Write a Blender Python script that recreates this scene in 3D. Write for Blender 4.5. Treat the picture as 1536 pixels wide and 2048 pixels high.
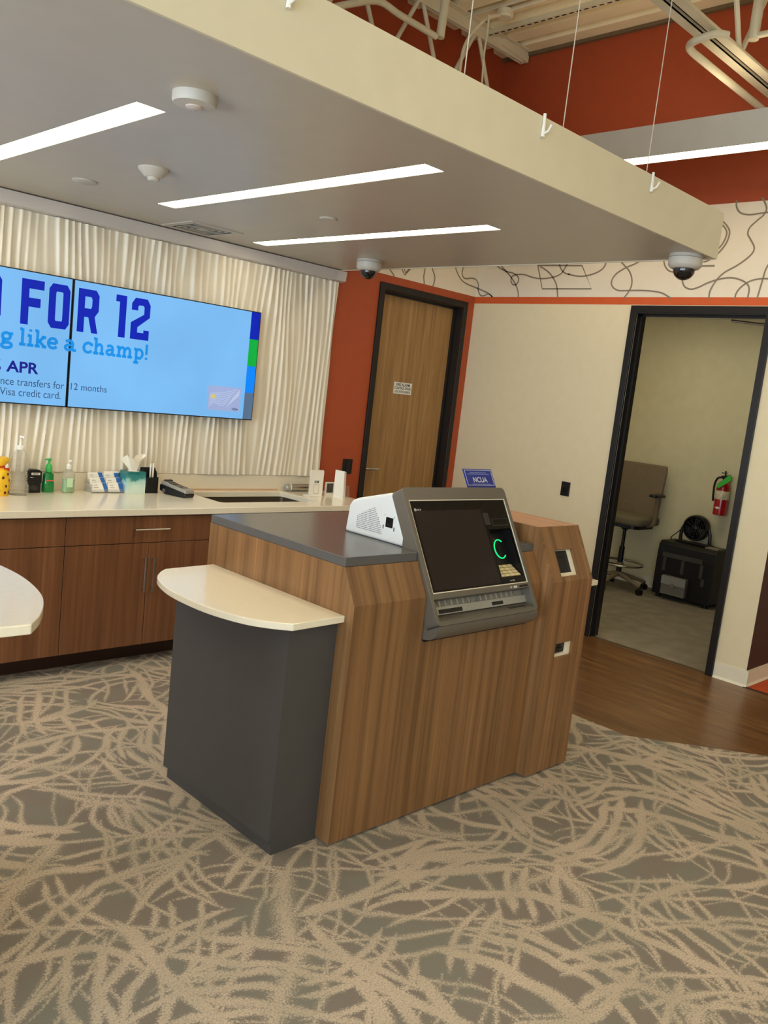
import bpy, bmesh, math, random
from mathutils import Vector, Matrix
from mathutils.geometry import tessellate_polygon

for o in list(bpy.data.objects):
    bpy.data.objects.remove(o, do_unlink=True)
SC = bpy.context.scene
COL = SC.collection
rnd = random.Random(7)
R = math.radians

# ------------------------------------------------------------------ camera
F_PX, YAW, PITCH, ROLL, CAM_H = 1700.814, R(45.3409), R(-7.9282), R(6.4974), 1.65
fwd = Vector((math.sin(YAW)*math.cos(PITCH), math.cos(YAW)*math.cos(PITCH), math.sin(PITCH)))
rt0 = fwd.cross(Vector((0, 0, 1))).normalized()
up0 = rt0.cross(fwd)
rt = rt0*math.cos(ROLL) + up0*math.sin(ROLL)
up = up0*math.cos(ROLL) - rt0*math.sin(ROLL)
CAM = Vector((0, 0, CAM_H))
cd = bpy.data.cameras.new('camera')
cam = bpy.data.objects.new('camera', cd)
COL.objects.link(cam)
cam.matrix_world = Matrix(((rt.x, up.x, -fwd.x, 0), (rt.y, up.y, -fwd.y, 0), (rt.z, up.z, -fwd.z, CAM_H), (0, 0, 0, 1)))
cd.sensor_fit = 'VERTICAL'
cd.sensor_height = 36.0
cd.lens = F_PX/2048*36.0
cd.clip_start = 0.05
SC.camera = cam

# ------------------------------------------------------------------ light and exposure
W = bpy.data.worlds.new('world')
SC.world = W
W.use_nodes = True
W.node_tree.nodes['Background'].inputs[0].default_value = (0.62, 0.78, 1.0, 1)
W.node_tree.nodes['Background'].inputs[1].default_value = 1.0
LAMP_RGB = (1.0, 0.855, 0.62)
LAMP_STRENGTH = 12.0
PENDANT_STRENGTH = 10.5
UPLIGHT_STRENGTH = 6.0
DAY_POWER = 340.0
OFFICE_STRENGTH = 3.6
SC.view_settings.view_transform = 'Standard'
SC.view_settings.look = 'None'
SC.view_settings.gamma = 1.0
SC.view_settings.use_curve_mapping = False
SC.view_settings.exposure = 0.20
SC.cycles.max_bounces = 5
SC.cycles.diffuse_bounces = 4
SC.cycles.glossy_bounces = 3
SC.cycles.transmission_bounces = 6
SC.cycles.transparent_max_bounces = 8
SC.cycles.caustics_reflective = False
SC.cycles.caustics_refractive = False

def area(name, loc, rot, sx, sy, power, rgb):
    ld = bpy.data.lights.new(name, 'AREA')
    ld.shape = 'RECTANGLE'; ld.size = sx; ld.size_y = sy
    ld.energy = power; ld.color = rgb
    o = bpy.data.objects.new(name, ld); COL.objects.link(o)
    o.location = loc; o.rotation_euler = rot
    return o
# daylight coming in through the shop windows of the left wall
area('window_daylight', (-3.42, 0.2, 1.5), (0, R(-90), 0), 2.5, 7.6, DAY_POWER, (0.74, 0.88, 1.0))

# ------------------------------------------------------------------ helpers
def ray(u, v):
    return rt*((u-768)/F_PX) - up*((v-1024)/F_PX) + fwd
def at(u, v, x=None, y=None, z=None):
    d = ray(u, v)
    t = x/d.x if x is not None else (y/d.y if y is not None else (z-CAM_H)/d.z)
    return CAM + d*t

def lin(c):
    c = c/255.0
    return c/12.92 if c <= 0.04045 else ((c+0.055)/1.055)**2.4
def rgb(c):
    return (lin(c[0]), lin(c[1]), lin(c[2]), 1)

class NT:
    def __init__(s, m):
        s.nt = m.node_tree; s.n = s.nt.nodes; s.l = s.nt.links
    def node(s, t, **kw):
        n = s.n.new(t)
        for k, v in kw.items():
            setattr(n, k, v)
        return n
    def link(s, a, b): s.l.new(a, b)
    def math(s, op, a, b=None, clamp=False):
        n = s.node('ShaderNodeMath', operation=op, use_clamp=clamp)
        for i, q in enumerate((a, b)):
            if q is None: continue
            if hasattr(q, 'is_linked'): s.link(q, n.inputs[i])
            else: n.inputs[i].default_value = q
        return n.outputs[0]
    def pos(s, scale=(1, 1, 1), rotz=0.0, loc=(0, 0, 0)):
        g = s.node('ShaderNodeNewGeometry')
        m = s.node('ShaderNodeMapping')
        m.inputs['Scale'].default_value = scale
        m.inputs['Rotation'].default_value = (0, 0, rotz)
        m.inputs['Location'].default_value = loc
        s.link(g.outputs['Position'], m.inputs['Vector'])
        return m.outputs[0]
    def noise(s, vec, scale, detail=2, rough=0.5, out=0):
        n = s.node('ShaderNodeTexNoise')
        n.inputs['Scale'].default_value = scale
        n.inputs['Detail'].default_value = detail
        n.inputs['Roughness'].default_value = rough
        if vec is not None: s.link(vec, n.inputs['Vector'])
        return n.outputs[out]
    def ramp(s, fac, stops, interp='LINEAR'):
        n = s.node('ShaderNodeValToRGB')
        e = n.color_ramp.elements
        n.color_ramp.interpolation = interp
        e[0].position = stops[0][0]; e[0].color = stops[0][1]
        e[1].position = stops[-1][0]; e[1].color = stops[-1][1]
        for p, c in stops[1:-1]:
            k = e.new(p); k.color = c
        s.link(fac, n.inputs[0])
        return n.outputs[0]
    def mix(s, fac, a, b, blend='MIX'):
        n = s.node('ShaderNodeMix', data_type='RGBA', blend_type=blend)
        if hasattr(fac, 'is_linked'): s.link(fac, n.inputs[0])
        else: n.inputs[0].default_value = fac
        for q, i in ((a, 6), (b, 7)):
            if hasattr(q, 'is_linked'): s.link(q, n.inputs[i])
            else: n.inputs[i].default_value = q
        return n.outputs[2]
    def bump(s, h, strength, dist=0.01):
        n = s.node('ShaderNodeBump')
        n.inputs['Strength'].default_value = strength
        n.inputs['Distance'].default_value = dist
        s.link(h, n.inputs['Height'])
        return n.outputs[0]

def newmat(name):
    m = bpy.data.materials.new(name); m.use_nodes = True
    return m, m.node_tree.nodes['Principled BSDF'], NT(m)

MATS = {}
def mat(name, c, rough=0.5, metal=0.0, var=0.05, vscale=9.0, spec=0.5, bump=0.0, bscale=200.0, emit=None, strength=0.0, coat=0.0, trans=0.0, ior=1.45):
    m, b, t = newmat(name)
    n = t.noise(t.pos(), vscale, 3)
    base = rgb(c)
    lo = tuple(max(0, x*(1-var)) for x in base[:3])+(1,)
    hi = tuple(min(1, x*(1+var)) for x in base[:3])+(1,)
    t.link(t.ramp(n, [(0.3, lo), (0.7, hi)]), b.inputs['Base Color'])
    b.inputs['Roughness'].default_value = rough
    b.inputs['Metallic'].default_value = metal
    b.inputs['Specular IOR Level'].default_value = spec
    b.inputs['Coat Weight'].default_value = coat
    b.inputs['Transmission Weight'].default_value = trans
    b.inputs['IOR'].default_value = ior
    if bump:
        t.link(t.bump(t.noise(t.pos(), bscale, 2), bump, 0.002), b.inputs['Normal'])
    if emit is not None:
        b.inputs['Emission Color'].default_value = rgb(emit) if max(emit) > 1.01 else tuple(emit)+(1,)
        b.inputs['Emission Strength'].default_value = strength
    MATS[name] = m
    return m

def laminate(name, cols, scale, rough=0.42, fine=1.0, loc=(0, 0, 0)):
    m, b, t = newmat(name)
    n1 = t.noise(t.pos(scale, loc=loc), 1.0, 3, 0.6)
    n2 = t.noise(t.pos(tuple(k*4.5 for k in scale), loc=(3.1, 7.7, 1.3)), 1.0, 3, 0.65)
    f = t.math('ADD', t.math('MULTIPLY', n1, 0.6), t.math('MULTIPLY', n2, 0.4*fine))
    c = t.ramp(f, [(0.36, rgb(cols[0])), (0.48, rgb(cols[1])), (0.58, rgb(cols[2])), (0.68, rgb(cols[3]))])
    t.link(c, b.inputs['Base Color'])
    b.inputs['Roughness'].default_value = rough
    t.link(t.bump(n2, 0.05, 0.001), b.inputs['Normal'])
    MATS[name] = m
    return m

class MB:
    def __init__(s): s.v = []; s.f = []
    def add(s, vs, fs):
        k = len(s.v); s.v += [Vector(p) for p in vs]
        s.f += [tuple(i+k for i in f) for f in fs]
        return s
    def box(s, x0, x1, y0, y1, z0, z1):
        return s.add([(x, y, z) for x in (x0, x1) for y in (y0, y1) for z in (z0, z1)],
                     [(0, 1, 3, 2), (4, 6, 7, 5), (0, 4, 5, 1), (2, 3, 7, 6), (0, 2, 6, 4), (1, 5, 7, 3)])
    def cbox(s, c, d):
        return s.box(c[0]-d[0]/2, c[0]+d[0]/2, c[1]-d[1]/2, c[1]+d[1]/2, c[2]-d[2]/2, c[2]+d[2]/2)
    @staticmethod
    def _p(a, b, c, axis):
        return {'x': (c, a, b), 'y': (a, c, b), 'z': (a, b, c)}[axis]
    def prism(s, poly, axis, a0, a1, holes=()):
        loops = [list(poly)]+[list(h) for h in holes]
        tris = tessellate_polygon([[Vector((p[0], p[1], 0)) for p in L] for L in loops])
        flat = [p for L in loops for p in L]; n = len(flat)
        vs = [s._p(p[0], p[1], a0, axis) for p in flat]+[s._p(p[0], p[1], a1, axis) for p in flat]
        if not holes:
            fs = [tuple(range(n)), tuple(range(2*n-1, n-1, -1))]
        else:
            fs = [tuple(t) for t in tris]+[tuple(i+n for i in reversed(t)) for t in tris]
        k = 0
        for L in loops:
            m = len(L)
            fs += [(k+i, k+(i+1) % m, n+k+(i+1) % m, n+k+i) for i in range(m)]
            k += m
        return s.add(vs, fs)
    def tube(s, path, r, n=10, closed=False, caps=True):
        P = [Vector(p) for p in path]; m = len(P)
        rr = r if hasattr(r, '__len__') else [r]*m
        vs = []; up_ = None
        for i, p in enumerate(P):
            if closed: d = P[(i+1) % m]-P[i-1]
            else: d = P[min(i+1, m-1)]-P[max(i-1, 0)]
            d.normalize()
            if up_ is None:
                up_ = Vector((0, 0, 1)) if abs(d.z) < 0.9 else Vector((1, 0, 0))
            a = (up_-d*up_.dot(d)).normalized(); up_ = a; b = d.cross(a)
            vs += [p+(a*math.cos(2*math.pi*k/n)+b*math.sin(2*math.pi*k/n))*rr[i] for k in range(n)]
        fs = []
        for i in range(m if closed else m-1):
            j = (i+1) % m
            fs += [(i*n+k, i*n+(k+1) % n, j*n+(k+1) % n, j*n+k) for k in range(n)]
        if caps and not closed:
            fs += [tuple(range(n-1, -1, -1)), tuple((m-1)*n+k for k in range(n))]
        return s.add(vs, fs)
    def lathe(s, prof, c=(0, 0, 0), n=24, sx=1.0, sy=1.0):
        vs = []; fs = []; m = len(prof)
        for (r, z) in prof:
            vs += [(c[0]+max(r, 1e-4)*sx*math.cos(2*math.pi*k/n), c[1]+max(r, 1e-4)*sy*math.sin(2*math.pi*k/n), c[2]+z) for k in range(n)]
        for i in range(m-1):
            fs += [(i*n+k, i*n+(k+1) % n, (i+1)*n+(k+1) % n, (i+1)*n+k) for k in range(n)]
        fs += [tuple(range(n-1, -1, -1)), tuple((m-1)*n+k for k in range(n))]
        return s.add(vs, fs)
    def ribbon(s, pts, w, nrm, lift, th=0.0015):
        """flat painted line of width w lying on a wall with normal nrm"""
        nrm = Vector(nrm); P = [Vector(p)+nrm*lift for p in pts]; k0 = len(s.v); m = len(P)
        for i, p in enumerate(P):
            d = (P[min(i+1, m-1)]-P[max(i-1, 0)]).normalized(); a = d.cross(nrm).normalized()*w/2
            s.v += [p+a, p-a]
        s.f += [(k0+2*i, k0+2*i+1, k0+2*i+3, k0+2*i+2) for i in range(m-1)]
        return s
    def xf(s, M):
        s.v = [M @ p for p in s.v]; return s

WL = {}
def obj(name, mb, material, parent=None, smooth=False, bevel=0.0, seg=2, label=None, origin=None):
    me = bpy.data.meshes.new(name)
    if parent is not None: o0 = WL[parent.name]
    elif origin is not None: o0 = Vector(origin)
    else:
        xs = [p.x for p in mb.v]; ys = [p.y for p in mb.v]; zs = [p.z for p in mb.v]
        o0 = Vector(((min(xs)+max(xs))/2, (min(ys)+max(ys))/2, min(zs)))
    me.from_pydata([tuple(p-o0) for p in mb.v], [], mb.f)
    bm = bmesh.new(); bm.from_mesh(me)
    bmesh.ops.recalc_face_normals(bm, faces=bm.faces)
    bm.to_mesh(me); bm.free()
    me.materials.append(material)
    if smooth:
        me.shade_smooth(); me.set_sharp_from_angle(angle=R(38))
    o = bpy.data.objects.new(name, me); COL.objects.link(o)
    WL[o.name] = o0
    if parent is None: o.location = o0
    else: o.parent = parent
    if bevel:
        b = o.modifiers.new('bevel', 'BEVEL'); b.width = bevel; b.segments = seg
        b.limit_method = 'ANGLE'; b.angle_limit = R(35)
    if label: o['label'] = label
    return o
def tag(o, label, cat, group=None):
    o['label'] = label; o['category'] = cat
    if group: o['group'] = group
    return o
def thing(name, label, cat, loc, group=None):
    o = bpy.data.objects.new(name, None); COL.objects.link(o)
    o.location = loc; o.empty_display_size = 0.05
    WL[o.name] = Vector(loc)
    return tag(o, label, cat, group)
def struct(name, mb, material, parent=None, label=None, **k):
    o = obj(name, mb, material, parent, **k)
    if parent is None: o['kind'] = 'structure'
    if label: o['label'] = label
    return o
def copy_thing(root, delta, label=None):
    def rec(o, par):
        c = o.copy(); COL.objects.link(c); c.parent = par
        for ch in [q for q in bpy.data.objects if q.parent == o]:
            rec(ch, c)
        return c
    c = rec(root, None)
    c.location = root.location+Vector(delta)
    if label: c['label'] = label
    return c
def rrect(x0, x1, y0, y1, r, n=4):
    out = []
    for cx, cy, a in ((x1-r, y0+r, -90), (x1-r, y1-r, 0), (x0+r, y1-r, 90), (x0+r, y0+r, 180)):
        for k in range(n+1):
            t = R(a+90*k/n); out.append((cx+r*math.cos(t), cy+r*math.sin(t)))
    return out
def catmull(P, n=8):
    P = [Vector(p) for p in P]; Q = [P[0]*2-P[1]]+P+[P[-1]*2-P[-2]]; out = []
    for i in range(1, len(Q)-2):
        a, b, c, d = Q[i-1:i+3]
        for k in range(n):
            t = k/n
            out.append(0.5*((2*b)+(c-a)*t+(2*a-5*b+4*c-d)*t*t+(3*b-a-3*c+d)*t**3))
    out.append(P[-1]); return out
def text_mb(body, x0, x1, z0, z1, y, bold=0.0, th=0.0015):
    """lettering fitted to x0..x1, z0..z1 on a plane facing -Y"""
    cu = bpy.data.curves.new('lettering', 'FONT'); cu.body = body; cu.size = 1.0; cu.offset = bold
    to = bpy.data.objects.new('lettering', cu); COL.objects.link(to)
    dg = bpy.context.evaluated_depsgraph_get(); dg.update()
    me = bpy.data.meshes.new_from_object(to.evaluated_get(dg))
    vs = [v.co.copy() for v in me.vertices]; fs = [tuple(p.vertices) for p in me.polygons]
    bpy.data.objects.remove(to, do_unlink=True); bpy.data.curves.remove(cu); bpy.data.meshes.remove(me)
    ax, bx = min(v.x for v in vs), max(v.x for v in vs); ay, by = min(v.y for v in vs), max(v.y for v in vs)
    m = MB()
    m.add([(x0+(v.x-ax)/(bx-ax)*(x1-x0), y, z0+(v.y-ay)/(by-ay)*(z1-z0)) for v in vs], fs)
    return m

# ------------------------------------------------------------------ materials
M_cream = mat('cream_wall_paint', (228, 217, 188), 0.75, var=0.02, bump=0.06, bscale=260)
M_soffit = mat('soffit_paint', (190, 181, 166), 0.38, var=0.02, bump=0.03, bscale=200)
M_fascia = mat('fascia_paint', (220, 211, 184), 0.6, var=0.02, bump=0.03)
M_black_frame = mat('black_door_frame_paint', (24, 21, 19), 0.42, var=0.1)
M_oak = laminate('oak_door_veneer', [(140, 104, 60), (160, 121, 74), (172, 133, 84), (186, 147, 98)], (26, 26, 0.9), 0.45)
WOODC = [(106, 75, 45), (128, 92, 57), (141, 103, 65), (162, 122, 80)]
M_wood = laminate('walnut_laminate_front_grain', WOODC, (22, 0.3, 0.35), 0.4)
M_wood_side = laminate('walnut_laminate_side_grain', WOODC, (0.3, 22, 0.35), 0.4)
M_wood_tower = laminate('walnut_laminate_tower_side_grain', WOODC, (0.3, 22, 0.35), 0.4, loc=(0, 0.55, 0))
M_wood_flat_refl = laminate('walnut_laminate_flat_grain_reflection', [(150, 104, 72), (172, 124, 90), (188, 138, 102), (204, 154, 118)], (20, 0.8, 20), 0.38)  # same walnut; the tower top's salmon reflection is painted in as lighter colour
M_cab = laminate('brown_laminate_cabinet_fronts', [(104, 66, 42), (120, 79, 51), (132, 88, 58), (150, 104, 70)], (14, 1.0, 0.35), 0.42)
M_kick = mat('dark_toe_kick', (62, 38, 26), 0.55)
M_dark_gap = mat('dark_void', (14, 11, 10), 0.8)
M_quartz = mat('white_quartz', (240, 232, 210), 0.16, var=0.015, vscale=60, coat=0.2)
M_splash = mat('quartz_backsplash', (226, 216, 194), 0.3, var=0.015)
M_greytop = mat('charcoal_counter_laminate', (92, 91, 90), 0.24, var=0.04, bump=0.02)
M_greyped = mat('charcoal_pedestal_laminate', (72, 70, 69), 0.5, var=0.04, bump=0.02)
M_white = mat('white_plastic', (236, 234, 226), 0.42, var=0.015)
M_white_metal = mat('white_powder_coat', (222, 224, 222), 0.4, var=0.015)
M_white_shaded = mat('shaded_white_plastic', (196, 189, 177), 0.45, var=0.015)  # white plastic, colour darkened to stand for the low light at the soffit
M_black = mat('black_plastic', (18, 18, 19), 0.38, var=0.1)
M_black_gloss = mat('black_glass', (12, 10, 10), 0.06, var=0.1)
M_dome = mat('smoked_dome', (16, 16, 18), 0.05, var=0.05, coat=0.5)
M_chrome = mat('brushed_steel', (190, 184, 174), 0.28, 1.0)
M_steel = mat('stainless_basin', (120, 108, 92), 0.4, 0.8)
M_silver = mat('silver_plastic', (168, 166, 158), 0.34, 0.35)
M_bezel = mat('greige_machine_bezel', (108, 102, 92), 0.36, 0.25, var=0.02)
M_bezel_daylit = mat('bezel_daylight_tint', (120, 128, 136), 0.4, 0.15, var=0.02)  # bezel grey with the bluish daylight tint put into the colour
M_display_off = mat('unlit_display', (38, 31, 30), 0.1, var=0.04)
M_brown_wall = mat('dark_brown_wall_paint', (72, 48, 40), 0.6, var=0.03)
M_orange_floor = mat('orange_carpet_tile', (196, 78, 34), 0.9, var=0.12, vscale=60, bump=0.3)
M_office_floor = mat('office_grey_carpet', (142, 134, 118), 0.95, var=0.16, vscale=7, bump=0.3)
M_base = mat('cream_rubber_baseboard', (232, 224, 200), 0.45, var=0.02)
M_deck = mat('painted_steel_deck', (240, 226, 190), 0.55, var=0.03)
M_steelpaint = mat('painted_steel_joist', (216, 206, 178), 0.5, var=0.04)
M_mural_line = mat('grey_mural_line', (138, 126, 108), 0.7, var=0.03)
M_wire = mat('thin_white_cable', (214, 204, 190), 0.4)
M_fabric = mat('tan_chair_fabric', (132, 116, 92), 0.95, var=0.08, vscale=60, bump=0.3)
M_seatfab = mat('grey_seat_fabric', (118, 110, 88), 0.95, var=0.08, vscale=60, bump=0.3)
M_lamp = mat('lit_diffuser', (255, 250, 235), 0.4, emit=LAMP_RGB, strength=LAMP_STRENGTH)
M_pendant = mat('lit_pendant_lens', (255, 250, 235), 0.4, emit=LAMP_RGB, strength=PENDANT_STRENGTH)
M_office_lamp = mat('lit_office_lens', (255, 250, 235), 0.4, emit=(1.0, 0.86, 0.55), strength=OFFICE_STRENGTH)

def banded_wall(name, low, stripe=None):
    """wall paint that changes at the painted mural band"""
    m, b, t = newmat(name)
    g = t.node('ShaderNodeNewGeometry'); sp = t.node('ShaderNodeSeparateXYZ')
    t.link(g.outputs['Position'], sp.inputs[0]); z = sp.outputs[2]
    orange = rgb((174, 78, 40)); white = rgb((232, 222, 204))
    c = t.mix(t.math('GREATER_THAN', z, 2.534), rgb(low), white)
    if stripe:
        c = t.mix(t.math('MULTIPLY', t.math('GREATER_THAN', z, 2.480), t.math('LESS_THAN', z, 2.534)), c, rgb((208, 90, 38)))
    c = t.mix(t.math('GREATER_THAN', z, 3.146), c, rgb((164, 70, 34)))  # same orange paint, darkened here in place of the dimmer light above
    n = t.noise(t.pos(), 14, 3)
    c = t.mix(0.06, c, t.ramp(n, [(0.3, (0.3, 0.3, 0.3, 1)), (0.7, (0.9, 0.9, 0.9, 1))]), 'OVERLAY')
    t.link(c, b.inputs['Base Color']); b.inputs['Roughness'].default_value = 0.62
    t.link(t.bump(t.noise(t.pos(), 240, 2), 0.06, 0.002), b.inputs['Normal'])
    return m
M_wall_orange = banded_wall('orange_paint_with_mural_band', (172, 77, 40))
M_wall_right = banded_wall('cream_paint_with_orange_stripe', (228, 214, 178), True)

def carpet_mat():
    """grey pile carpet with pale crayon-like strokes: each stroke runs through a random cell and tapers at its ends"""
    m, b, t = newmat('scribble_pattern_carpet')
    g = t.node('ShaderNodeNewGeometry'); P = g.outputs['Position']
    wn = t.noise(P, 2.6, 2, 0.5, out=1)
    sub = t.node('ShaderNodeVectorMath', operation='SUBTRACT'); t.link(wn, sub.inputs[0]); sub.inputs[1].default_value = (0.5, 0.5, 0.5)
    scl = t.node('ShaderNodeVectorMath', operation='SCALE'); t.link(sub.outputs[0], scl.inputs[0]); scl.inputs['Scale'].default_value = 0.16
    addv = t.node('ShaderNodeVectorMath', operation='ADD'); t.link(P, addv.inputs[0]); t.link(scl.outputs[0], addv.inputs[1])
    warped = addv.outputs[0]
    rough_edge = t.noise(P, 150, 4, 0.8)
    re = t.math('MULTIPLY', t.math('SUBTRACT', rough_edge, 0.5), 0.060)
    acc = None
    #         cells/m  width   seed  base angle  twin offset
    layers = [(1.7, 0.020, 0.0, -0.75, 0.07), (2.0, 0.016, 5.3, 0.15, 0.0), (1.5, 0.022, 9.1, 0.9, 0.09), (2.4, 0.013, 2.7, -0.3, 0.06), (1.9, 0.016, 13.7, 0.5, 0.0), (1.4, 0.025, 21.3, -1.1, 0.0), (2.7, 0.009, 31.9, 1.4, 0.05)]
    for (sc, w, sd, ang0, twin) in layers:
        mp = t.node('ShaderNodeMapping'); mp.vector_type = 'POINT'
        mp.inputs['Location'].default_value = (sd, sd*0.7, 0); mp.inputs['Rotation'].default_value = (0, 0, ang0)
        mp.inputs['Scale'].default_value = (sc, sc, 0)
        t.link(warped, mp.inputs['Vector'])
        v = t.node('ShaderNodeTexVoronoi', voronoi_dimensions='2D', feature='F1'); v.inputs['Scale'].default_value = 1.0
        e = t.node('ShaderNodeTexVoronoi', voronoi_dimensions='2D', feature='DISTANCE_TO_EDGE'); e.inputs['Scale'].default_value = 1.0
        t.link(mp.outputs[0], v.inputs['Vector']); t.link(mp.outputs[0], e.inputs['Vector'])
        d = t.node('ShaderNodeVectorMath', operation='SUBTRACT'); t.link(mp.outputs[0], d.inputs[0]); t.link(v.outputs['Position'], d.inputs[1])
        sc3 = t.node('ShaderNodeSeparateColor'); t.link(v.outputs['Color'], sc3.inputs[0])
        vr = t.node('ShaderNodeVectorRotate', rotation_type='Z_AXIS'); t.link(d.outputs[0], vr.inputs['Vector'])
        t.link(t.math('MULTIPLY', t.math('SUBTRACT', sc3.outputs[0], 0.5), 1.9), vr.inputs['Angle'])
        xy = t.node('ShaderNodeSeparateXYZ'); t.link(vr.outputs[0], xy.inputs[0])
        cur = t.math('MULTIPLY', t.math('MULTIPLY', xy.outputs[0], xy.outputs[0]), t.math('MULTIPLY', t.math('SUBTRACT', sc3.outputs[1], 0.5), 1.5))
        ly = t.math('ADD', xy.outputs[1], cur)
        dist = t.math('ABSOLUTE', ly)
        if twin:
            dist = t.math('MINIMUM', dist, t.math('ABSOLUTE', t.math('SUBTRACT', ly, twin*sc)))
            dist = t.math('MINIMUM', dist, t.math('ABSOLUTE', t.math('ADD', ly, twin*sc*1.7)))
        dist = t.math('DIVIDE', dist, sc)
        ww = t.math('MULTIPLY', t.math('ADD', t.math('MULTIPLY', sc3.outputs[2], 1.0), 0.35), w)
        ww = t.math('MULTIPLY', ww, t.math('MINIMUM', t.math('MULTIPLY', e.outputs['Distance'], 9.0), 1.0))
        h = t.math('SUBTRACT', ww, dist)
        acc = h if acc is None else t.math('MAXIMUM', acc, h)
    # a web of long lines ties the strokes together
    for (ang, st, sc, w, sd) in ((-0.62, 0.36, 2.8, 0.010, 3.0), (0.75, 0.30, 2.4, 0.007, 17.3)):
        mp = t.node('ShaderNodeMapping'); mp.vector_type = 'TEXTURE'
        mp.inputs['Rotation'].default_value = (0, 0, ang); mp.inputs['Scale'].default_value = (1/st, 1, 1); mp.inputs['Location'].default_value = (sd, sd*0.7, 0)
        t.link(warped, mp.inputs['Vector'])
        v = t.node('ShaderNodeTexVoronoi', voronoi_dimensions='2D', feature='DISTANCE_TO_EDGE'); v.inputs['Scale'].default_value = sc
        t.link(mp.outputs[0], v.inputs['Vector'])
        acc = t.math('MAXIMUM', acc, t.math('SUBTRACT', w, t.math('DIVIDE', v.outputs['Distance'], sc)))
    mr = t.node('ShaderNodeMapRange', interpolation_type='SMOOTHSTEP')
    t.link(t.math('ADD', acc, re), mr.inputs['Value'])
    mr.inputs['From Min'].default_value = -0.006; mr.inputs['From Max'].default_value = 0.009
    mask = mr.outputs[0]
    pile = t.noise(P, 420, 2, 0.7)
    patch = t.noise(P, 4.5, 2)
    dark = t.mix(t.ramp(patch, [(0.42, (0, 0, 0, 1)), (0.58, (1, 1, 1, 1))]), rgb((132, 129, 119)), rgb((133, 124, 115)))
    light = t.mix(t.ramp(patch, [(0.35, (0, 0, 0, 1)), (0.65, (1, 1, 1, 1))]), rgb((192, 177, 157)), rgb((208, 191, 170)))
    speck = t.ramp(rough_edge, [(0.36, (0.25, 0.25, 0.25, 1)), (0.54, (1, 1, 1, 1))])
    fac = t.math('MULTIPLY', mask, t.math('ADD', 0.12, t.math('MULTIPLY', speck, 0.88)))
    c = t.mix(fac, dark, light)
    c = t.mix(0.5, c, t.ramp(pile, [(0.3, (0.36, 0.36, 0.36, 1)), (0.7, (0.64, 0.64, 0.64, 1))]), 'OVERLAY')
    t.link(c, b.inputs['Base Color']); b.inputs['Roughness'].default_value = 0.97
    b.inputs['Specular IOR Level'].default_value = 0.1
    t.link(t.bump(pile, 0.4, 0.003), b.inputs['Normal'])
    return m
M_carpet = carpet_mat()

def floorwood_mat():
    m, b, t = newmat('brown_vinyl_plank_floor')
    n1 = t.noise(t.pos((15, 1.6, 1)), 1.0, 4, 0.65)
    n2 = t.noise(t.pos((70, 5, 1)), 1.0, 3, 0.6)
    f = t.math('ADD', t.math('MULTIPLY', n1, 0.62), t.math('MULTIPLY', n2, 0.38))
    c = t.ramp(f, [(0.34, rgb((82, 53, 28))), (0.48, rgb((108, 73, 40))), (0.58, rgb((126, 88, 50))), (0.7, rgb((158, 116, 70)))])
    t.link(c, b.inputs['Base Color']); b.inputs['Roughness'].default_value = 0.3
    t.link(t.bump(n2, 0.12, 0.001), b.inputs['Normal'])
    return m
M_floorwood = floorwood_mat()

# ------------------------------------------------------------------ room shell
XW, YW = 5.646, 4.79       # cream wall and orange wall planes
ZS = 2.475                 # underside of the dropped soffit
TOPZ = 4.62
struct('floor', MB().prism([(-3.5, -4.2), (7.6, -4.2), (7.6, -2.2), (4.08, 2.044), (4.075, 4.95), (-3.5, 4.95)], 'z', -0.1, 0.0), M_carpet, label='grey and beige scribble pattern carpet')
struct('floor_wood', MB().prism([(4.08, 2.044), (5.628, 0.178), (5.628, 2.1), (5.68, 2.1), (5.68, 4.95), (4.075, 4.95)], 'z', -0.1, 0.0), M_floorwood, label='brown wood plank floor by the doorway')
struct('floor_transition', MB().box(5.628, 5.652, 0.16, 2.06, -0.09, 0.003), M_kick, label='thin dark transition strip at the orange floor')
struct('floor_orange', MB().prism([(5.652, 0.15), (7.6, -2.2), (9.2, -2.2), (9.2, 2.1), (5.652, 2.1)], 'z', -0.1, 0.0), M_orange_floor, label='orange floor beyond the wall corner')
struct('floor_office', MB().box(5.68, 8.2, 2.1, 5.4, -0.1, 0.0), M_office_floor, label='grey carpet of the small office')

DX0, DX1, DZ = 4.578, 5.500, 2.424            # opening of the wooden door
struct('wall_back', MB().prism([(-3.5, 0), (DX0, 0), (DX0, DZ), (DX1, DZ), (DX1, 0), (XW, 0), (XW, TOPZ), (-3.5, TOPZ)], 'y', YW, YW+0.14), M_wall_orange, label='orange wall with a curvy line mural band above the door')
EY0, EY1 = 2.327, 3.252                       # opening of the office doorway
struct('wall_right', MB().prism([(2.0625, 0), (EY0, 0), (EY0, DZ), (EY1, DZ), (EY1, 0), (YW+0.14, 0), (YW+0.14, TOPZ), (2.0625, TOPZ)], 'x', XW, XW+0.12), M_wall_right, label='cream wall with orange stripe and line mural above the doorway')
struct('wall_corner_return', MB().prism([(XW+0.0005, 2.06), (9.2, 2.06), (9.2, 2.19), (XW+0.121, 2.19), (XW+0.121, 2.0622), (XW+0.0005, 2.0622)], 'z', 0, TOPZ), M_brown_wall, label='dark brown wall past the corner')
struct('wall_left', MB().prism([(-4.2, 0), (4.95, 0), (4.95, TOPZ), (-4.2, TOPZ)], 'x', -3.62, -3.5, holes=[[(-3.6, 0.25), (-0.1, 0.25), (-0.1, 2.75), (-3.6, 2.75)], [(0.1, 0.25), (4.0, 0.25), (4.0, 2.75), (0.1, 2.75)]]), M_cream, label='shop front wall with large windows')
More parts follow.
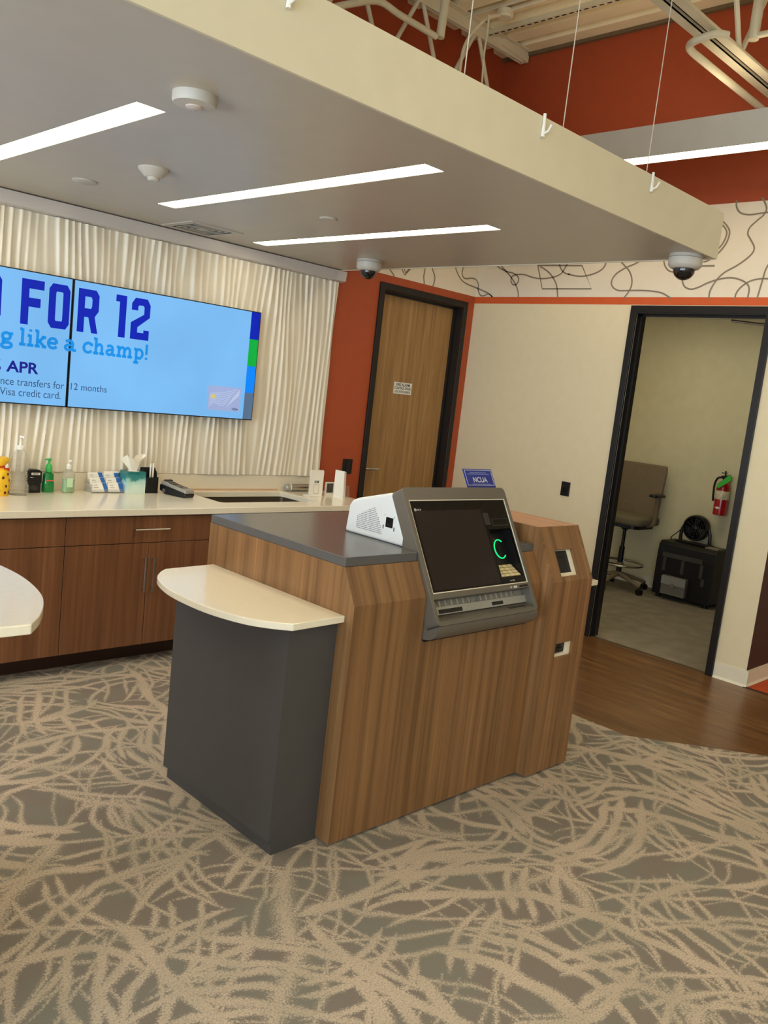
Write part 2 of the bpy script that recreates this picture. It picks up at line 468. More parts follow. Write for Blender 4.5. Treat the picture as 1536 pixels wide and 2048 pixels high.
struct('wall_front', MB().box(-3.5, 9.2, -4.32, -4.2, 0, TOPZ), M_cream, label='cream wall facing the counter')
struct('wall_far_right', MB().box(9.2, 9.32, -4.2, 2.19, 0, TOPZ), M_cream, label='cream wall beyond the orange floor')
struct('wall_office_back', MB().box(8.035, 8.15, 2.19, 5.3, 0, 2.7), mat('office_wall_paint', (222, 212, 172), 0.75, var=0.03, bump=0.06), label='cream back wall of the small office')
struct('wall_office_side', MB().box(XW+0.12, 8.15, 5.2, 5.3, 0, 2.7), M_cream, label='side wall of the small office')
struct('ceiling_office', MB().box(XW+0.12, 8.15, 2.19, 5.3, 2.7, 2.76), M_white, label='white ceiling of the small office')

for i, (y0, y1) in enumerate(((-3.6, -0.1), (0.1, 4.0))):
    w = thing('window_%d' % (i+1), 'tall shop window with dark frame', 'window', (-3.56, (y0+y1)/2, 0.25)); del w['category']; w['kind'] = 'structure'
    for yy in (y0+0.03, (y0+y1)/2, y1-0.03):
        obj('window_frame', MB().box(-3.6, -3.53, yy-0.03, yy+0.03, 0.25, 2.75), M_black_frame, w)
    for zz in (0.28, 2.72):
        obj('window_frame', MB().box(-3.6, -3.53, y0+0.06, y1-0.06, zz-0.03, zz+0.03), M_black_frame, w)

# baseboards with a small cove foot
def baseprof(h): return [(0, 0), (0.016, 0), (0.012, 0.006), (0.006, 0.016), (0.005, h), (0, h)]
struct('baseboard_right', MB().prism([(XW-a, b) for a, b in baseprof(0.11)], 'y', 2.045, 2.275), M_base, label='cream rubber baseboard beside the doorway')
struct('baseboard_return', MB().prism([(2.06-a, b) for a, b in baseprof(0.11)], 'x', XW-0.002, 9.2), M_base, label='cream rubber baseboard below the dark brown wall')
struct('baseboard_office', MB().prism([(8.035-a, b) for a, b in baseprof(0.10)], 'y', 2.19, 5.2), M_base, label='cream baseboard in the small office')
struct('baseboard_back', MB().prism([(YW-a, b) for a, b in baseprof(0.11)], 'x', 4.14, 4.52), M_base, label='cream baseboard below the orange wall')
struct('baseboard_far', MB().prism([(XW-a, b) for a, b in baseprof(0.11)], 'y', 3.305, 4.785), M_base, label='cream baseboard left of the doorway')

# ---- doors
d1 = thing('door_1', 'oak veneer door in a black frame', 'door', (5.04, YW, 0)); del d1['category']; d1['kind'] = 'structure'
fr = MB().prism([(4.528, 0), (4.578, 0), (4.578, DZ), (5.500, DZ), (5.500, 0), (5.550, 0), (5.550, 2.474), (4.528, 2.474)], 'y', YW-0.018, YW)
obj('door_frame', fr, M_black_frame, d1, bevel=0.003)
jm = MB().box(4.5781, 4.583, YW, YW+0.139, 0, DZ-0.006).box(5.495, 5.4999, YW, YW+0.139, 0, DZ-0.006).box(4.5781, 5.4999, YW, YW+0.139, DZ-0.006, DZ-0.001)
obj('door_jamb', jm, M_black_frame, d1)
leaf = obj('door_leaf', MB().box(4.584, 5.494, YW+0.085, YW+0.13, 0.008, DZ-0.008), M_oak, d1)
hd = MB()
hd.box(4.618, 4.655, YW+0.078, YW+0.085, 0.965, 1.115)
hd.tube([(4.636, YW+0.08, 1.045), (4.636, YW+0.035, 1.045), (4.65, YW+0.028, 1.045), (4.755, YW+0.028, 1.045)], 0.011, 8)
obj('lever_handle', hd, M_chrome, leaf, smooth=True, label='brushed steel lever handle')
obj('door_stop', MB().box(4.583, 4.597, YW+0.06, YW+0.084, 0, DZ-0.006).box(5.481, 5.495, YW+0.06, YW+0.084, 0, DZ-0.006).box(4.583, 5.495, YW+0.06, YW+0.084, DZ-0.02, DZ-0.006), M_black_frame, d1)
# sign on the door
sg = thing('door_sign', 'small white FIRE ALARM CONTROL PANEL sign on the oak door', 'sign', (4.985, YW+0.083, 1.655))
obj('sign_plate', MB().box(4.88, 5.085, YW+0.080, YW+0.0845, 1.655, 1.748), M_white, sg)
M_ink = mat('black_ink', (26, 24, 26), 0.7)
for body, a, b_, z0, z1 in (('FIRE ALARM', 4.905, 5.06, 1.718, 1.741), ('CONTROL PANEL', 4.888, 5.077, 1.691, 1.713), ('LOCATED INSIDE', 4.895, 5.07, 1.665, 1.682)):
    obj('lettering', text_mb(body, a, b_, z0, z1, YW+0.0795, 0.02), M_ink, sg)

d2 = thing('door_2', 'open office doorway with a black steel frame', 'doorway', (XW, 2.79, 0)); del d2['category']; d2['kind'] = 'structure'
obj('door_frame', MB().prism([(2.277, 0), (2.327, 0), (2.327, DZ), (3.252, DZ), (3.252, 0), (3.302, 0), (3.302, 2.474), (2.277, 2.474)], 'x', XW-0.018, XW), M_black_frame, d2, bevel=0.003)
obj('door_jamb', MB().box(XW, XW+0.119, 3.247, 3.2519, 0, DZ-0.006).box(XW, XW+0.119, 2.3271, 2.332, 0, DZ-0.006).box(XW, XW+0.119, 2.3271, 3.2519, DZ-0.006, DZ-0.001), M_black_frame, d2)
obj('door_stop', MB().box(XW+0.045, XW+0.065, 3.233, 3.247, 0, DZ-0.006).box(XW+0.045, XW+0.065, 2.332, 2.346, 0, DZ-0.006).box(XW+0.045, XW+0.065, 2.332, 3.247, DZ-0.02, DZ-0.006), M_black_frame, d2)
obj('closer_arm', MB().tube([(XW+0.10, 2.60, DZ-0.03), (XW+0.13, 2.42, DZ-0.045), (XW+0.13, 2.345, DZ-0.045)], 0.009, 8), M_chrome, d2, smooth=True)
obj('threshold', MB().box(5.672, 5.69, 2.327, 3.252, -0.02, 0.004), M_steel, d2)

# ---- mural lines (painted on both walls)
def mural(wall, pts_list, fn, nrm, closed=False):
    for P in pts_list:
        sharp = P[0] == 'sharp'
        q = [fn(u, v) for u, v in (P[1:] if sharp else P)]
        obj('mural_line', MB().ribbon(q if sharp else catmull(q), 0.0108, nrm, 0.002), M_mural_line, wall)
WR = bpy.data.objects['wall_right']; WBk = bpy.data.objects['wall_back']
def c1(u, v): return (740+u/3.84, 510+v/3.84)
def c2(u, v): return (1136+u/3.84, 380+v/3.84)
def fr_(conv): return lambda u, v: at(*conv(u, v), x=XW)
def fb_(conv): return lambda u, v: at(*conv(u, v), y=YW)
mural(WBk, [[(120, 60), (150, 110), (172, 140), (186, 165)], ['sharp', (232, 60), (245, 110), (266, 155), (318, 95)], ['sharp', (262, 105), (272, 138), (300, 105)],
            [(422, 60), (422, 110), (412, 165), (417, 222)], [(470, 60), (482, 120), (497, 165), (492, 210), (478, 242)],
            [(650, 60), (660, 110), (690, 175), (730, 215), (790, 242), (820, 254)], [(722, 60), (712, 110), (708, 150), (728, 180), (780, 178), (806, 185), (822, 199)]], fb_(c1), (0, -1, 0))
mural(WR, [[(800, 247), (830, 258), (880, 280), (920, 302), (942, 325)], [(800, 182), (818, 194), (833, 225), (832, 270), (850, 310), (880, 312), (905, 300), (925, 306), (940, 325)],
           [(970, 80), (1010, 108), (1060, 130), (1100, 140), (1135, 165), (1142, 195), (1125, 225), (1100, 228), (1084, 200), (1092, 165), (1130, 150), (1190, 152), (1250, 172), (1320, 182), (1400, 172), (1450, 155), (1480, 130), (1516, 70)],
           [(1006, 80), (1040, 120), (1080, 165), (1115, 220), (1136, 275), (1140, 325)],
           [(1310, 88), (1370, 130), (1410, 180), (1435, 240), (1442, 330)],
           ['sharp', (1290, 80), (1324, 260), (1702, 260), (1630, 82), (1290, 80)],
           [(1450, 55), (1470, 110), (1500, 140), (1536, 150)]], fr_(c1), (-1, 0, 0))
mural(WR, [[(0, 645), (50, 658), (100, 663), (160, 655), (230, 630), (275, 595), (300, 545)],
           [(400, 545), (440, 585), (475, 630), (492, 690), (485, 745), (460, 790), (428, 832)],
           [(560, 540), (520, 565), (440, 600), (370, 645), (336, 700), (345, 745), (390, 772), (480, 772), (580, 772), (670, 780), (730, 795), (795, 834)],
           [(735, 530), (745, 580), (775, 620), (830, 632), (890, 625)],
           [(880, 660), (880, 705), (900, 745), (945, 762), (1000, 748), (1070, 715), (1150, 688), (1240, 674), (1310, 685), (1370, 715), (1392, 760), (1378, 838)],
           [(1082, 838), (1092, 775), (1135, 700), (1200, 635), (1290, 585), (1370, 530), (1420, 480), (1430, 435), (1400, 375), (1382, 335), (1400, 285), (1460, 230), (1505, 190), (1526, 140), (1505, 80), (1490, 60)],
           [(1296, 80), (1296, 130), (1325, 175), (1390, 190), (1460, 182), (1536, 172), (1620, 165)],
           [(1282, 840), (1292, 795), (1330, 745), (1400, 700), (1480, 682), (1560, 684), (1640, 700)],
           [(1450, 840), (1470, 775), (1495, 690), (1520, 610), (1560, 540)],
           [(1030, 583), (1128, 583)],
           [(1040, 552), (1080, 540), (1150, 490), (1215, 410), (1242, 330), (1225, 280), (1190, 240)],
           [(1120, 490), (1190, 410), (1220, 335), (1205, 290), (1170, 255)]], fr_(c2), (-1, 0, 0))

# ---- corrugated steel deck above, on joists
def deck():
    m = MB(); x = -3.5; pitch = 0.20; prof = []
    while x < 9.3:
        prof += [(x, 4.43), (x+0.115, 4.43), (x+0.13, 4.475), (x+0.185, 4.475)]
        x += pitch
    k = len(prof)
    vs = [(p[0], -4.32, p[1]) for p in prof]+[(p[0], 5.0, p[1]) for p in prof]+[(p[0], -4.32, 4.6) for p in prof]+[(p[0], 5.0, 4.6) for p in prof]
    fs = []
    for i in range(k-1):
        fs += [(i, i+1, k+i+1, k+i), (2*k+i, 3*k+i, 3*k+i+1, 2*k+i+1)]
    m.add(vs, fs); return m
struct('ceiling_deck', deck(), M_deck, label='cream painted corrugated steel roof deck')
struct('trim_deck_edge', MB().box(XW-0.03, XW, 2.2, YW, 4.405, 4.43), mat('dark_deck_closure', (110, 92, 66), 0.7), label='closure strip below the roof deck')

def joist(name, y, zb, zt, x0, x1, label, webs):
    j = thing(name, label, 'joist', ((x0+x1)/2, y, zb), 'steel roof joists')
    for s_ in (-1, 1):
        ya, yb = (y-0.072, y-0.012) if s_ < 0 else (y+0.012, y+0.072)
        obj('bottom_chord', MB().box(x0, x1, ya, yb, zb, zb+0.006).box(x0, x1, (yb-0.006) if s_ < 0 else ya, yb if s_ < 0 else ya+0.006, zb, zb+0.065), M_steelpaint, j)
        obj('top_chord', MB().box(x0, x1+0.25 if x1 < XW-0.3 else x1, ya, yb, zt-0.006, zt).box(x0, x1+0.25 if x1 < XW-0.3 else x1, (yb-0.006) if s_ < 0 else ya, yb if s_ < 0 else ya+0.006, zt-0.085, zt), M_steelpaint, j)
    n = webs; dx = (x1-x0)/n
    for i in range(n):
        a = x0+i*dx; 
        obj('web', MB().tube([(a, y, zb+0.03), (a+dx/2, y, zt-0.03)], 0.0155, 8), M_steelpaint, j, smooth=True)
        obj('web', MB().tube([(a+dx/2, y, zt-0.03), (a+dx, y, zb+0.03)], 0.0155, 8), M_steelpaint, j, smooth=True)
    return j
joist('roof_joist', 4.57, 3.80, 4.43, -0.2, 5.34, 'cream steel bar joist close to the orange back wall', 9)
joist('roof_joist', 2.44, 3.75, 4.43, -0.6, 5.62, 'cream steel bar joist above the pendant light', 9)
# joist seat by the wall
tag(obj('joist_seat', MB().prism([(5.30, 4.375), (5.63, 4.355), (5.63, 4.425), (5.30, 4.425)], 'y', 4.53, 4.61), M_steelpaint, bevel=0.004), 'short cream steel bearing seat at the joist end', 'bracket')
# pipes and conduits
pp = catmull([(5.63, 2.55, 3.70), (5.2, 2.548, 3.70), (4.72, 2.545, 3.70), (4.56, 2.54, 3.70), (4.49, 2.515, 3.70), (4.455, 2.47, 3.70), (4.46, 2.43, 3.71), (4.50, 2.38, 3.735), (4.56, 2.34, 3.74)], 6)
tag(obj('sprinkler_pipe', MB().tube(pp, 0.021, 12), M_steelpaint, smooth=True), 'thin white hooked pipe beside the joist above the pendant', 'pipe')
tag(obj('roof_pipe', MB().tube([(4.0, 2.15, 3.98), (5.64, 2.15, 3.98)], 0.055, 16), M_steelpaint, smooth=True), 'thick cream round pipe running beside the joist', 'pipe')
tag(obj('sprinkler_branch', MB().tube([(4.90, 2.36, 3.86), (4.90, 1.4, 3.86)], 0.017, 10).tube([(4.90, 2.36, 3.84), (4.90, 2.36, 4.355)], 0.030, 12), M_steelpaint, smooth=True), 'grey pipe crossing over the joist with an upright', 'pipe')
a = [at(u, v, y=4.25) for u, v in ((655, 18), (700, 8), (757, 3), (800, 30), (872, 73))]
tag(obj('bent_pipe', MB().tube(catmull(a, 6), 0.021, 12), M_steelpaint, smooth=True), 'grey bent pipe under the roof behind the soffit fascia', 'pipe')
p0 = at(881, 66, y=4.25)
tag(obj('hanger_pipe', MB().tube([(p0.x, 4.25, p0.z-0.03), (p0.x+0.02, 4.25, 4.42)], 0.030, 12), M_steelpaint, smooth=True), 'grey upright hanger pipe under the roof', 'pipe')
jb = thing('junction_box', 'cream round junction box with conduit under the roof deck', 'junction box', (4.72, 4.15, 4.36))
q = at(1010, 30, z=4.38)
jb.location = (q.x, q.y, 4.36); WL[jb.name] = Vector(jb.location)
obj('box', MB().lathe([(0.05, 0), (0.06, 0.01), (0.06, 0.05), (0.03, 0.07)], (q.x, q.y, 4.36), 16), M_steelpaint, jb, smooth=True)
obj('conduit', MB().tube([(q.x, q.y, 4.405), (q.x-0.02, q.y-2.5, 4.405)], 0.013, 8).tube([(q.x-0.05, q.y+0.35, 4.42), (q.x-0.05, q.y-2.5, 4.42)], 0.010, 8), M_steelpaint, jb, smooth=True)
for k, (pts, r_, lb) in enumerate(((((1000, 30), (975, 36), (945, 65), (928, 95), (921, 130), (917, 165), (915, 200)), 0.011, 'cream flexible conduit curving down behind the fascia'), (((978, 30), (974, 70), (968, 110), (964, 165), (962, 200)), 0.007, 'thin cream cable hanging straight beside the conduit'))):
    a = [at(u, v, y=q.y-0.02-0.03*k) for u, v in pts]
    tag(obj('flexible_conduit', MB().tube(catmull(a, 6), r_, 8), M_steelpaint, smooth=True), lb, 'conduit')
st = thing('strut_channel', 'slotted cream strut channel fixed below the roof deck', 'channel', (0, 0, 0))
q = at(950, 77, z=4.40); st.location = (q.x, q.y, 4.39); WL[st.name] = Vector(st.location)
obj('channel', MB().box(q.x-0.02, q.x+0.02, q.y-2.6, q.y+0.05, 4.395, 4.43), M_steelpaint, st)
for k in range(34):
    obj('slot', MB().box(q.x-0.006, q.x+0.006, q.y-0.05-k*0.06, q.y-0.015-k*0.06, 4.3935, 4.397), M_dark_gap, st)

# ------------------------------------------------------------------ dropped soffit with recessed lights
SX1, SY0, ZT = 4.08, 1.985, 2.688
LIGHTS = [(-1.33, 2.67, 4.54), (-0.43, 2.245, 4.13), (0.47, 2.67, 4.54), (1.375, 2.67, 4.54), (2.278, 2.245, 4.13), (3.163, 2.665, 4.53)]  # first three strips are unseen, added for illumination
LWID = 0.106
VENT = (2.61, 2.955, 4.325, 4.67)
holes = [[(x, y0), (x+LWID, y0), (x+LWID, y1), (x, y1)] for x, y0, y1 in LIGHTS]
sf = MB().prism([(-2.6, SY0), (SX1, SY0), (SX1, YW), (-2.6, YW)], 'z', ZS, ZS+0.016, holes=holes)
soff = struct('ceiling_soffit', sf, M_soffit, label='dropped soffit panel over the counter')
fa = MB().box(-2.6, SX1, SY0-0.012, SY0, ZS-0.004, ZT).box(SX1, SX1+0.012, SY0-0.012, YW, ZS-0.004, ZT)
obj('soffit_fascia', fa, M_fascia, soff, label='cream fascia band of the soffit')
obj('soffit_top', MB().box(-2.6, SX1, SY0, YW, ZT-0.03, ZT-0.012), M_fascia, soff)
for i, (x, y0, y1) in enumerate(LIGHTS):
    nm = ['added unseen light strip above the left end of the TV wall', 'added unseen light strip far to the side of the soffit', 'added unseen light strip beside the other kiosk', 'recessed light strip beside the round white occupancy sensor', 'recessed light strip over the middle of the soffit', 'recessed light strip between ceiling vent and dome camera'][i]
    t = thing('recessed_light', nm, 'light', (x+LWID/2, (y0+y1)/2, ZS), 'recessed linear lights in the soffit')
    obj('diffuser', MB().box(x+0.002, x+LWID-0.002, y0+0.002, y1-0.002, ZS+0.008, ZS+0.03), M_lamp, t)
    obj('housing_rim', MB().prism([(x, y0), (x+LWID, y0), (x+LWID, y1), (x, y1)], 'z', ZS+0.001, ZS+0.034, holes=[[(x+0.002, y0+0.002), (x+LWID-0.002, y0+0.002), (x+LWID-0.002, y1-0.002), (x+0.002, y1-0.002)]]), M_white, t)
# valance trim above the wave panel
struct('trim_1', MB().prism([(4.718, ZS-0.006), (4.724, 2.402), (4.765, 2.392), (YW, 2.392), (YW, ZS-0.006)], 'x', -2.6, 4.128), mat('satin_white_trim', (206, 200, 196), 0.22, 0.15, var=0.02), label='satin white trim above the wave panel')

# vent with nested square slats
vt = thing('ceiling_vent', 'square ceiling air vent with nested louvres beside the wall trim', 'vent', ((VENT[0]+VENT[1])/2, (VENT[2]+VENT[3])/2, ZS-0.01))
def ringsq(i0, i1, z0, z1):
    x0, x1, y0, y1 = VENT
    return MB().prism([(x0+i0, y0+i0), (x1-i0, y0+i0), (x1-i0, y1-i0), (x0+i0, y1-i0)], 'z', z0, z1, holes=[[(x0+i1, y0+i1), (x1-i1, y0+i1), (x1-i1, y1-i1), (x0+i1, y1-i1)]])
obj('backing', MB().box(VENT[0]+0.02, VENT[1]-0.02, VENT[2]+0.02, VENT[3]-0.02, ZS-0.003, ZS-0.0005), M_dark_gap, vt)
obj('frame', ringsq(0, 0.04, ZS-0.006, ZS), M_soffit, vt)
for k in range(3):
    obj('louvre', ringsq(0.062+k*0.028, 0.072+k*0.028, ZS-0.0048, ZS-0.003), M_soffit, vt)
obj('centre_plate', MB().box(VENT[0]+0.142, VENT[1]-0.142, VENT[2]+0.142, VENT[3]-0.142, ZS-0.0048, ZS-0.003), M_soffit, vt)

def down(x, y, prof):   # lathe hanging below the soffit: profile (r, depth)
    return MB().lathe([(r, -d) for r, d in prof], (x, y, ZS), 32)
s1 = thing('occupancy_sensor', 'round white occupancy sensor with a lens on the soffit', 'sensor', (1.434, 2.419, ZS-0.034))
obj('body', down(1.434, 2.419, [(0.068, 0), (0.068, 0.020), (0.064, 0.030), (0.03, 0.034)]), M_white_shaded, s1, smooth=True)
obj('lens', down(1.434, 2.419, [(0.026, 0.033), (0.026, 0.037), (0.018, 0.041), (0.0, 0.042)]), mat('frosted_lens', (206, 192, 182), 0.25), s1, smooth=True)
s2 = thing('smoke_detector', 'white cone shaped smoke detector on the soffit', 'smoke detector', (1.876, 3.448, ZS-0.05))
obj('base', down(1.876, 3.448, [(0.066, 0), (0.066, 0.006), (0.062, 0.010), (0.038, 0.034), (0.034, 0.036)]), M_white_shaded, s2, smooth=True)
obj('sensor_cap', down(1.876, 3.448, [(0.026, 0.035), (0.026, 0.044), (0.020, 0.050), (0, 0.051)]), M_white_shaded, s2, smooth=True)
tag(obj('sprinkler_cover', down(1.853, 4.05, [(0.058, 0), (0.058, 0.003), (0.054, 0.006), (0, 0.006)]), M_soffit, smooth=True), 'flat concealed sprinkler cover plate close to the wall trim', 'cover plate')
tag(obj('sprinkler_cover', down(2.82, 3.406, [(0.045, 0), (0.045, 0.004), (0.041, 0.008), (0, 0.008)]), M_soffit, smooth=True), 'flat concealed sprinkler cover plate between two light strips', 'cover plate')
def dome(x, y, label):
    c = thing('security_camera', label, 'security camera', (x, y, ZS-0.12), 'dome security cameras')
    obj('base', down(x, y, [(0.078, 0), (0.080, 0.004), (0.080, 0.05), (0.077, 0.054), (0.068, 0.064), (0.058, 0.068)]), M_white_shaded, c, smooth=True)
    obj('dome', down(x, y, [(0.052, 0.066)]+[(0.052*math.cos(R(a)), 0.070+0.050*math.sin(R(a))) for a in range(0, 91, 10)]), M_dome, c, smooth=True)
    obj('ring', down(x, y, [(0.0805, 0.014), (0.0815, 0.016), (0.0805, 0.018)]), M_silver, c, smooth=True)
dome(3.80, 4.14, 'white dome camera near the orange wall door')
dome(3.985, 2.08, 'white dome camera at the corner of the soffit')

# hooks on the fascia and suspension cables
def hook(x, y, z, dirv, label):
    h = thing('fascia_hook', label, 'hook', (x, y, z-0.075), 'white plastic hooks on the soffit fascia')
    d = Vector(dirv); o = Vector((x, y, z))
    obj('strip', MB().tube([o+d*0.006+Vector((0, 0, 0.008)), o+d*0.008-Vector((0, 0, 0.03)), o+d*0.008-Vector((0, 0, 0.072))], [0.006, 0.006, 0.008], 8), M_white, h, smooth=True)
    obj('prong', MB().tube([o+d*0.008-Vector((0, 0, 0.062)), o+d*0.030-Vector((0, 0, 0.055)), o+d*0.042-Vector((0, 0, 0.034))], 0.0045, 8), M_white, h, smooth=True)
FY = SY0-0.012
for x, lb in ((1.42, 'white hook far along the fascia'), (2.575, 'white hook in the middle of the fascia'), (3.372, 'white hook on the fascia beside a suspension cable')):
    hook(x, FY, ZT, (0, -1, 0), lb)
hook(SX1+0.012, 2.02, ZT-0.02, (1, 0, 0), 'white hook on the end of the soffit')
for x, lb in ((2.17, 'thin suspension cable between the first two fascia hooks'), (2.745, 'thin suspension cable just past the middle fascia hook'), (3.38, 'thin suspension cable next to the last fascia hook')):
    tag(obj('suspension_cable', MB().tube([(x, SY0+0.02, ZT-0.012), (x, SY0+0.02, 4.44)], 0.0021, 6), M_wire), lb, 'cable', 'soffit suspension cables')

# pendant lights
M_uplight = mat('lit_uplight_lens', (255, 250, 235), 0.4, emit=LAMP_RGB, strength=UPLIGHT_STRENGTH)
def pendant(x, y0, y1, zb, label):
    p = thing('linear_pendant', label, 'pendant light', (x, (y0+y1)/2, zb), 'long linear pendant lights')
    obj('body', MB().box(x-0.07, x+0.07, y0, y1, zb+0.012, zb+0.185).box(x-0.07, x-0.064, y0, y1, zb, zb+0.012).box(x+0.064, x+0.07, y0, y1, zb, zb+0.012), mat('silver_grey_extrusion', (212, 208, 200), 0.4, 0.1, var=0.02), p)
    obj('lens', MB().box(x-0.063, x+0.063, y0+0.01, y1-0.01, zb+0.003, zb+0.011), M_pendant, p)
    obj('uplight_lens', MB().box(x-0.05, x+0.05, y0+0.02, y1-0.02, zb+0.1855, zb+0.192), M_uplight, p)
    for yy in (y0+0.3, y0+1.5):
        obj('hanger_cable', MB().tube([(x, yy, zb+0.185), (x, yy, 4.44)], 0.002, 6), M_wire, p)
pendant(4.95, -1.2, 3.95, 3.265, 'long silver pendant light in front of the orange wall')
pendant(2.2, -3.2, 1.2, 3.265, 'added unseen pendant light above the carpet')  # this pendant and the next are unseen, added to light fascia and floor
pendant(-0.6, -3.2, 1.2, 3.265, 'added unseen pendant light near the shop windows')

# ------------------------------------------------------------------ wave panel on the TV wall
def wave_panel():
    x0, x1, z0, z1 = -1.0, 4.087, 0.992, 2.392
    nx, nz = 1500, 46
    vs = []; fs = []
    for j in range(nz+1):
        z = z0+(z1-z0)*j/nz
        for i in range(nx+1):
            x = x0+(x1-x0)*i/nx
            ph = x*2*math.pi/0.047+2.4*math.sin(z*1.9+x*3.7)+1.6*math.sin(z*3.7-x*7.3+1.0)+1.5*math.sin(x*13.0+z*1.3)+0.9*math.sin(x*29.0-z*2.2)
            s_ = 0.5+0.5*math.sin(ph+0.6*math.sin(ph))
            amp = 0.004+0.010*(0.5+0.5*math.sin(x*23.0+z*4.1+2*math.sin(z*2.3+x*5)))
            h = amp*s_**1.3+0.005*math.sin(x*9.3+z*2.9)+0.004*math.sin(x*31+z*5.0+1.5*math.sin(z*3))
            vs.append((x, 4.758-h, z))
    w = nx+1
    for j in range(nz):
        for i in range(nx):
            fs.append((j*w+i, j*w+i+1, (j+1)*w+i+1, (j+1)*w+i))
    n = len(vs)
    # back and edges
    vs += [(x0, YW-0.001, z0), (x1, YW-0.001, z0), (x1, YW-0.001, z1), (x0, YW-0.001, z1)]
    fs.append((n, n+3, n+2, n+1))
    fs.append(tuple([n+1, n+2]+[j*w+nx for j in range(nz, -1, -1)]))
    fs.append(tuple([n+3, n]+[j*w for j in range(nz+1)]))
    fs.append(tuple([n, n+1]+[i for i in range(nx, -1, -1)]))
    fs.append(tuple([n+2, n+3]+[nz*w+i for i in range(nx+1)]))
    return MB().add(vs, fs)
tag(obj('wave_panel', wave_panel(), mat('white_sculpted_panel', (224, 215, 195), 0.3, var=0.01), smooth=True), 'white sculpted wall panel with vertical wavy ridges behind the screens', 'wall panel')

# ------------------------------------------------------------------ video wall
def emis(name, c, s=0.9):
    m, b, t = newmat(name)
    n = t.noise(t.pos(), 2.3, 2)
    lo = tuple(k*0.93 for k in rgb(c)[:3])+(1,); hi = tuple(min(1, k*1.05) for k in rgb(c)[:3])+(1,)
    b.inputs['Base Color'].default_value = (0.004, 0.004, 0.005, 1)
    b.inputs['Roughness'].default_value = 0.5
    b.inputs['Specular IOR Level'].default_value = 0.15
    t.link(t.ramp(n, [(0.3, lo), (0.7, hi)]), b.inputs['Emission Color'])
    b.inputs['Emission Strength'].default_value = s
    return m
E_bg = emis('screen_light_blue', (122, 186, 240)); E_navy = emis('screen_navy', (0, 32, 178)); E_sky = emis('screen_sky_blue', (22, 142, 226))
E_green = emis('screen_green', (6, 172, 62)); E_azure = emis('screen_azure', (0, 134, 250)); E_slate = emis('screen_slate', (88, 112, 142)); E_text = emis('screen_slate_text', (52, 82, 122)); E_navy2 = emis('screen_dark_navy', (22, 26, 138))
E_card = emis('screen_card_picture', (158, 174, 216)); E_card2 = emis('screen_card_picture_light', (186, 198, 228)); E_chip = emis('screen_card_chip', (214, 200, 110)); E_ink = emis('screen_card_ink', (48, 62, 96))
TY, TZ0, TZ1 = 4.680, 1.369, 2.078
def display(x0, x1, label):
    d = thing('video_display', label, 'display', ((x0+x1)/2, 4.72, TZ0), 'video wall displays')
    obj('casing', MB().box(x0+0.02, x1-0.02, TY+0.045, 4.729, TZ0+0.02, TZ1-0.02), M_black, d)
    obj('bezel', MB().box(x0, x1, TY+0.001, TY+0.045, TZ0, TZ1), M_black, d)
    e = 0.006
    s = obj('screen', MB().box(x0+e, x1-e, TY, TY+0.004, TZ0+e, TZ1-e), E_bg, d)
    return d, s
D1, S1 = display(0.84, 2.112, 'lit screen whose text ends in transfers for')
D2, S2 = display(2.116, 3.388, 'lit screen with a credit card picture and colour stripe')
def tx(u, v): return at(u, v, y=TY).x
def tz(u, v): return at(u, v, y=TY).z
LY_ = TY-0.0012
def put(name, mb, m, par): return obj(name, mb, m, par)
def plate(par, m, outer, holes=(), name='lettering'):
    return obj(name, MB().prism(outer, 'y', LY_, LY_+0.001, holes=holes), m, par)
ZB, ZC = 1.796, 2.034
def glyph(ch, x0, x1, par, m=E_navy):
    w = x1-x0; h = ZC-ZB
    def T(L): return [(x0+a*w, ZB+b*h) for a, b in L]
    if ch == 'F': plate(par, m, T([(0, 0), (.34, 0), (.34, .40), (.86, .40), (.86, .60), (.34, .60), (.34, .80), (1, .80), (1, 1), (0, 1)]))
    if ch in 'O0': plate(par, m, T([(.16, 0), (.84, 0), (1, .12), (1, .88), (.84, 1), (.16, 1), (0, .88), (0, .12)]), [T([(.36, .17), (.64, .17), (.67, .2), (.67, .8), (.64, .83), (.36, .83), (.33, .8), (.33, .2)])])
    if ch == 'R': plate(par, m, T([(0, 0), (.32, 0), (.32, .36), (.52, .36), (.70, 0), (1, 0), (.82, .38), (1, .52), (1, .88), (.84, 1), (0, 1)]), [T([(.32, .56), (.62, .56), (.67, .61), (.67, .78), (.62, .83), (.32, .83)])])
    if ch == '1': plate(par, m, T([(.36, 0), (1, 0), (1, 1), (0, 1), (0, .84), (.36, .84)]))
    if ch == '2': plate(par, m, T([(0, 0), (1, 0), (1, .24), (.70, .24), (.70, .17), (.36, .17), (.36, .30), (1, .56), (1, .86), (.82, 1), (.18, 1), (0, .86), (0, .70), (.34, .70), (.34, .80), (.40, .83), (.62, .83), (.68, .79), (.68, .62), (0, .40)]))
glyph('0', tx(2, 610)-0.12, tx(2, 610), S1)
glyph('F', tx(43.5, 575), tx(89.6, 566), S1); glyph('O', tx(97, 612), tx(139, 618), S1)
glyph('R', tx(156, 612), tx(198, 612), S2); glyph('1', tx(233, 594), tx(252, 630), S2); glyph('2', tx(262, 640), tx(300, 630), S2)

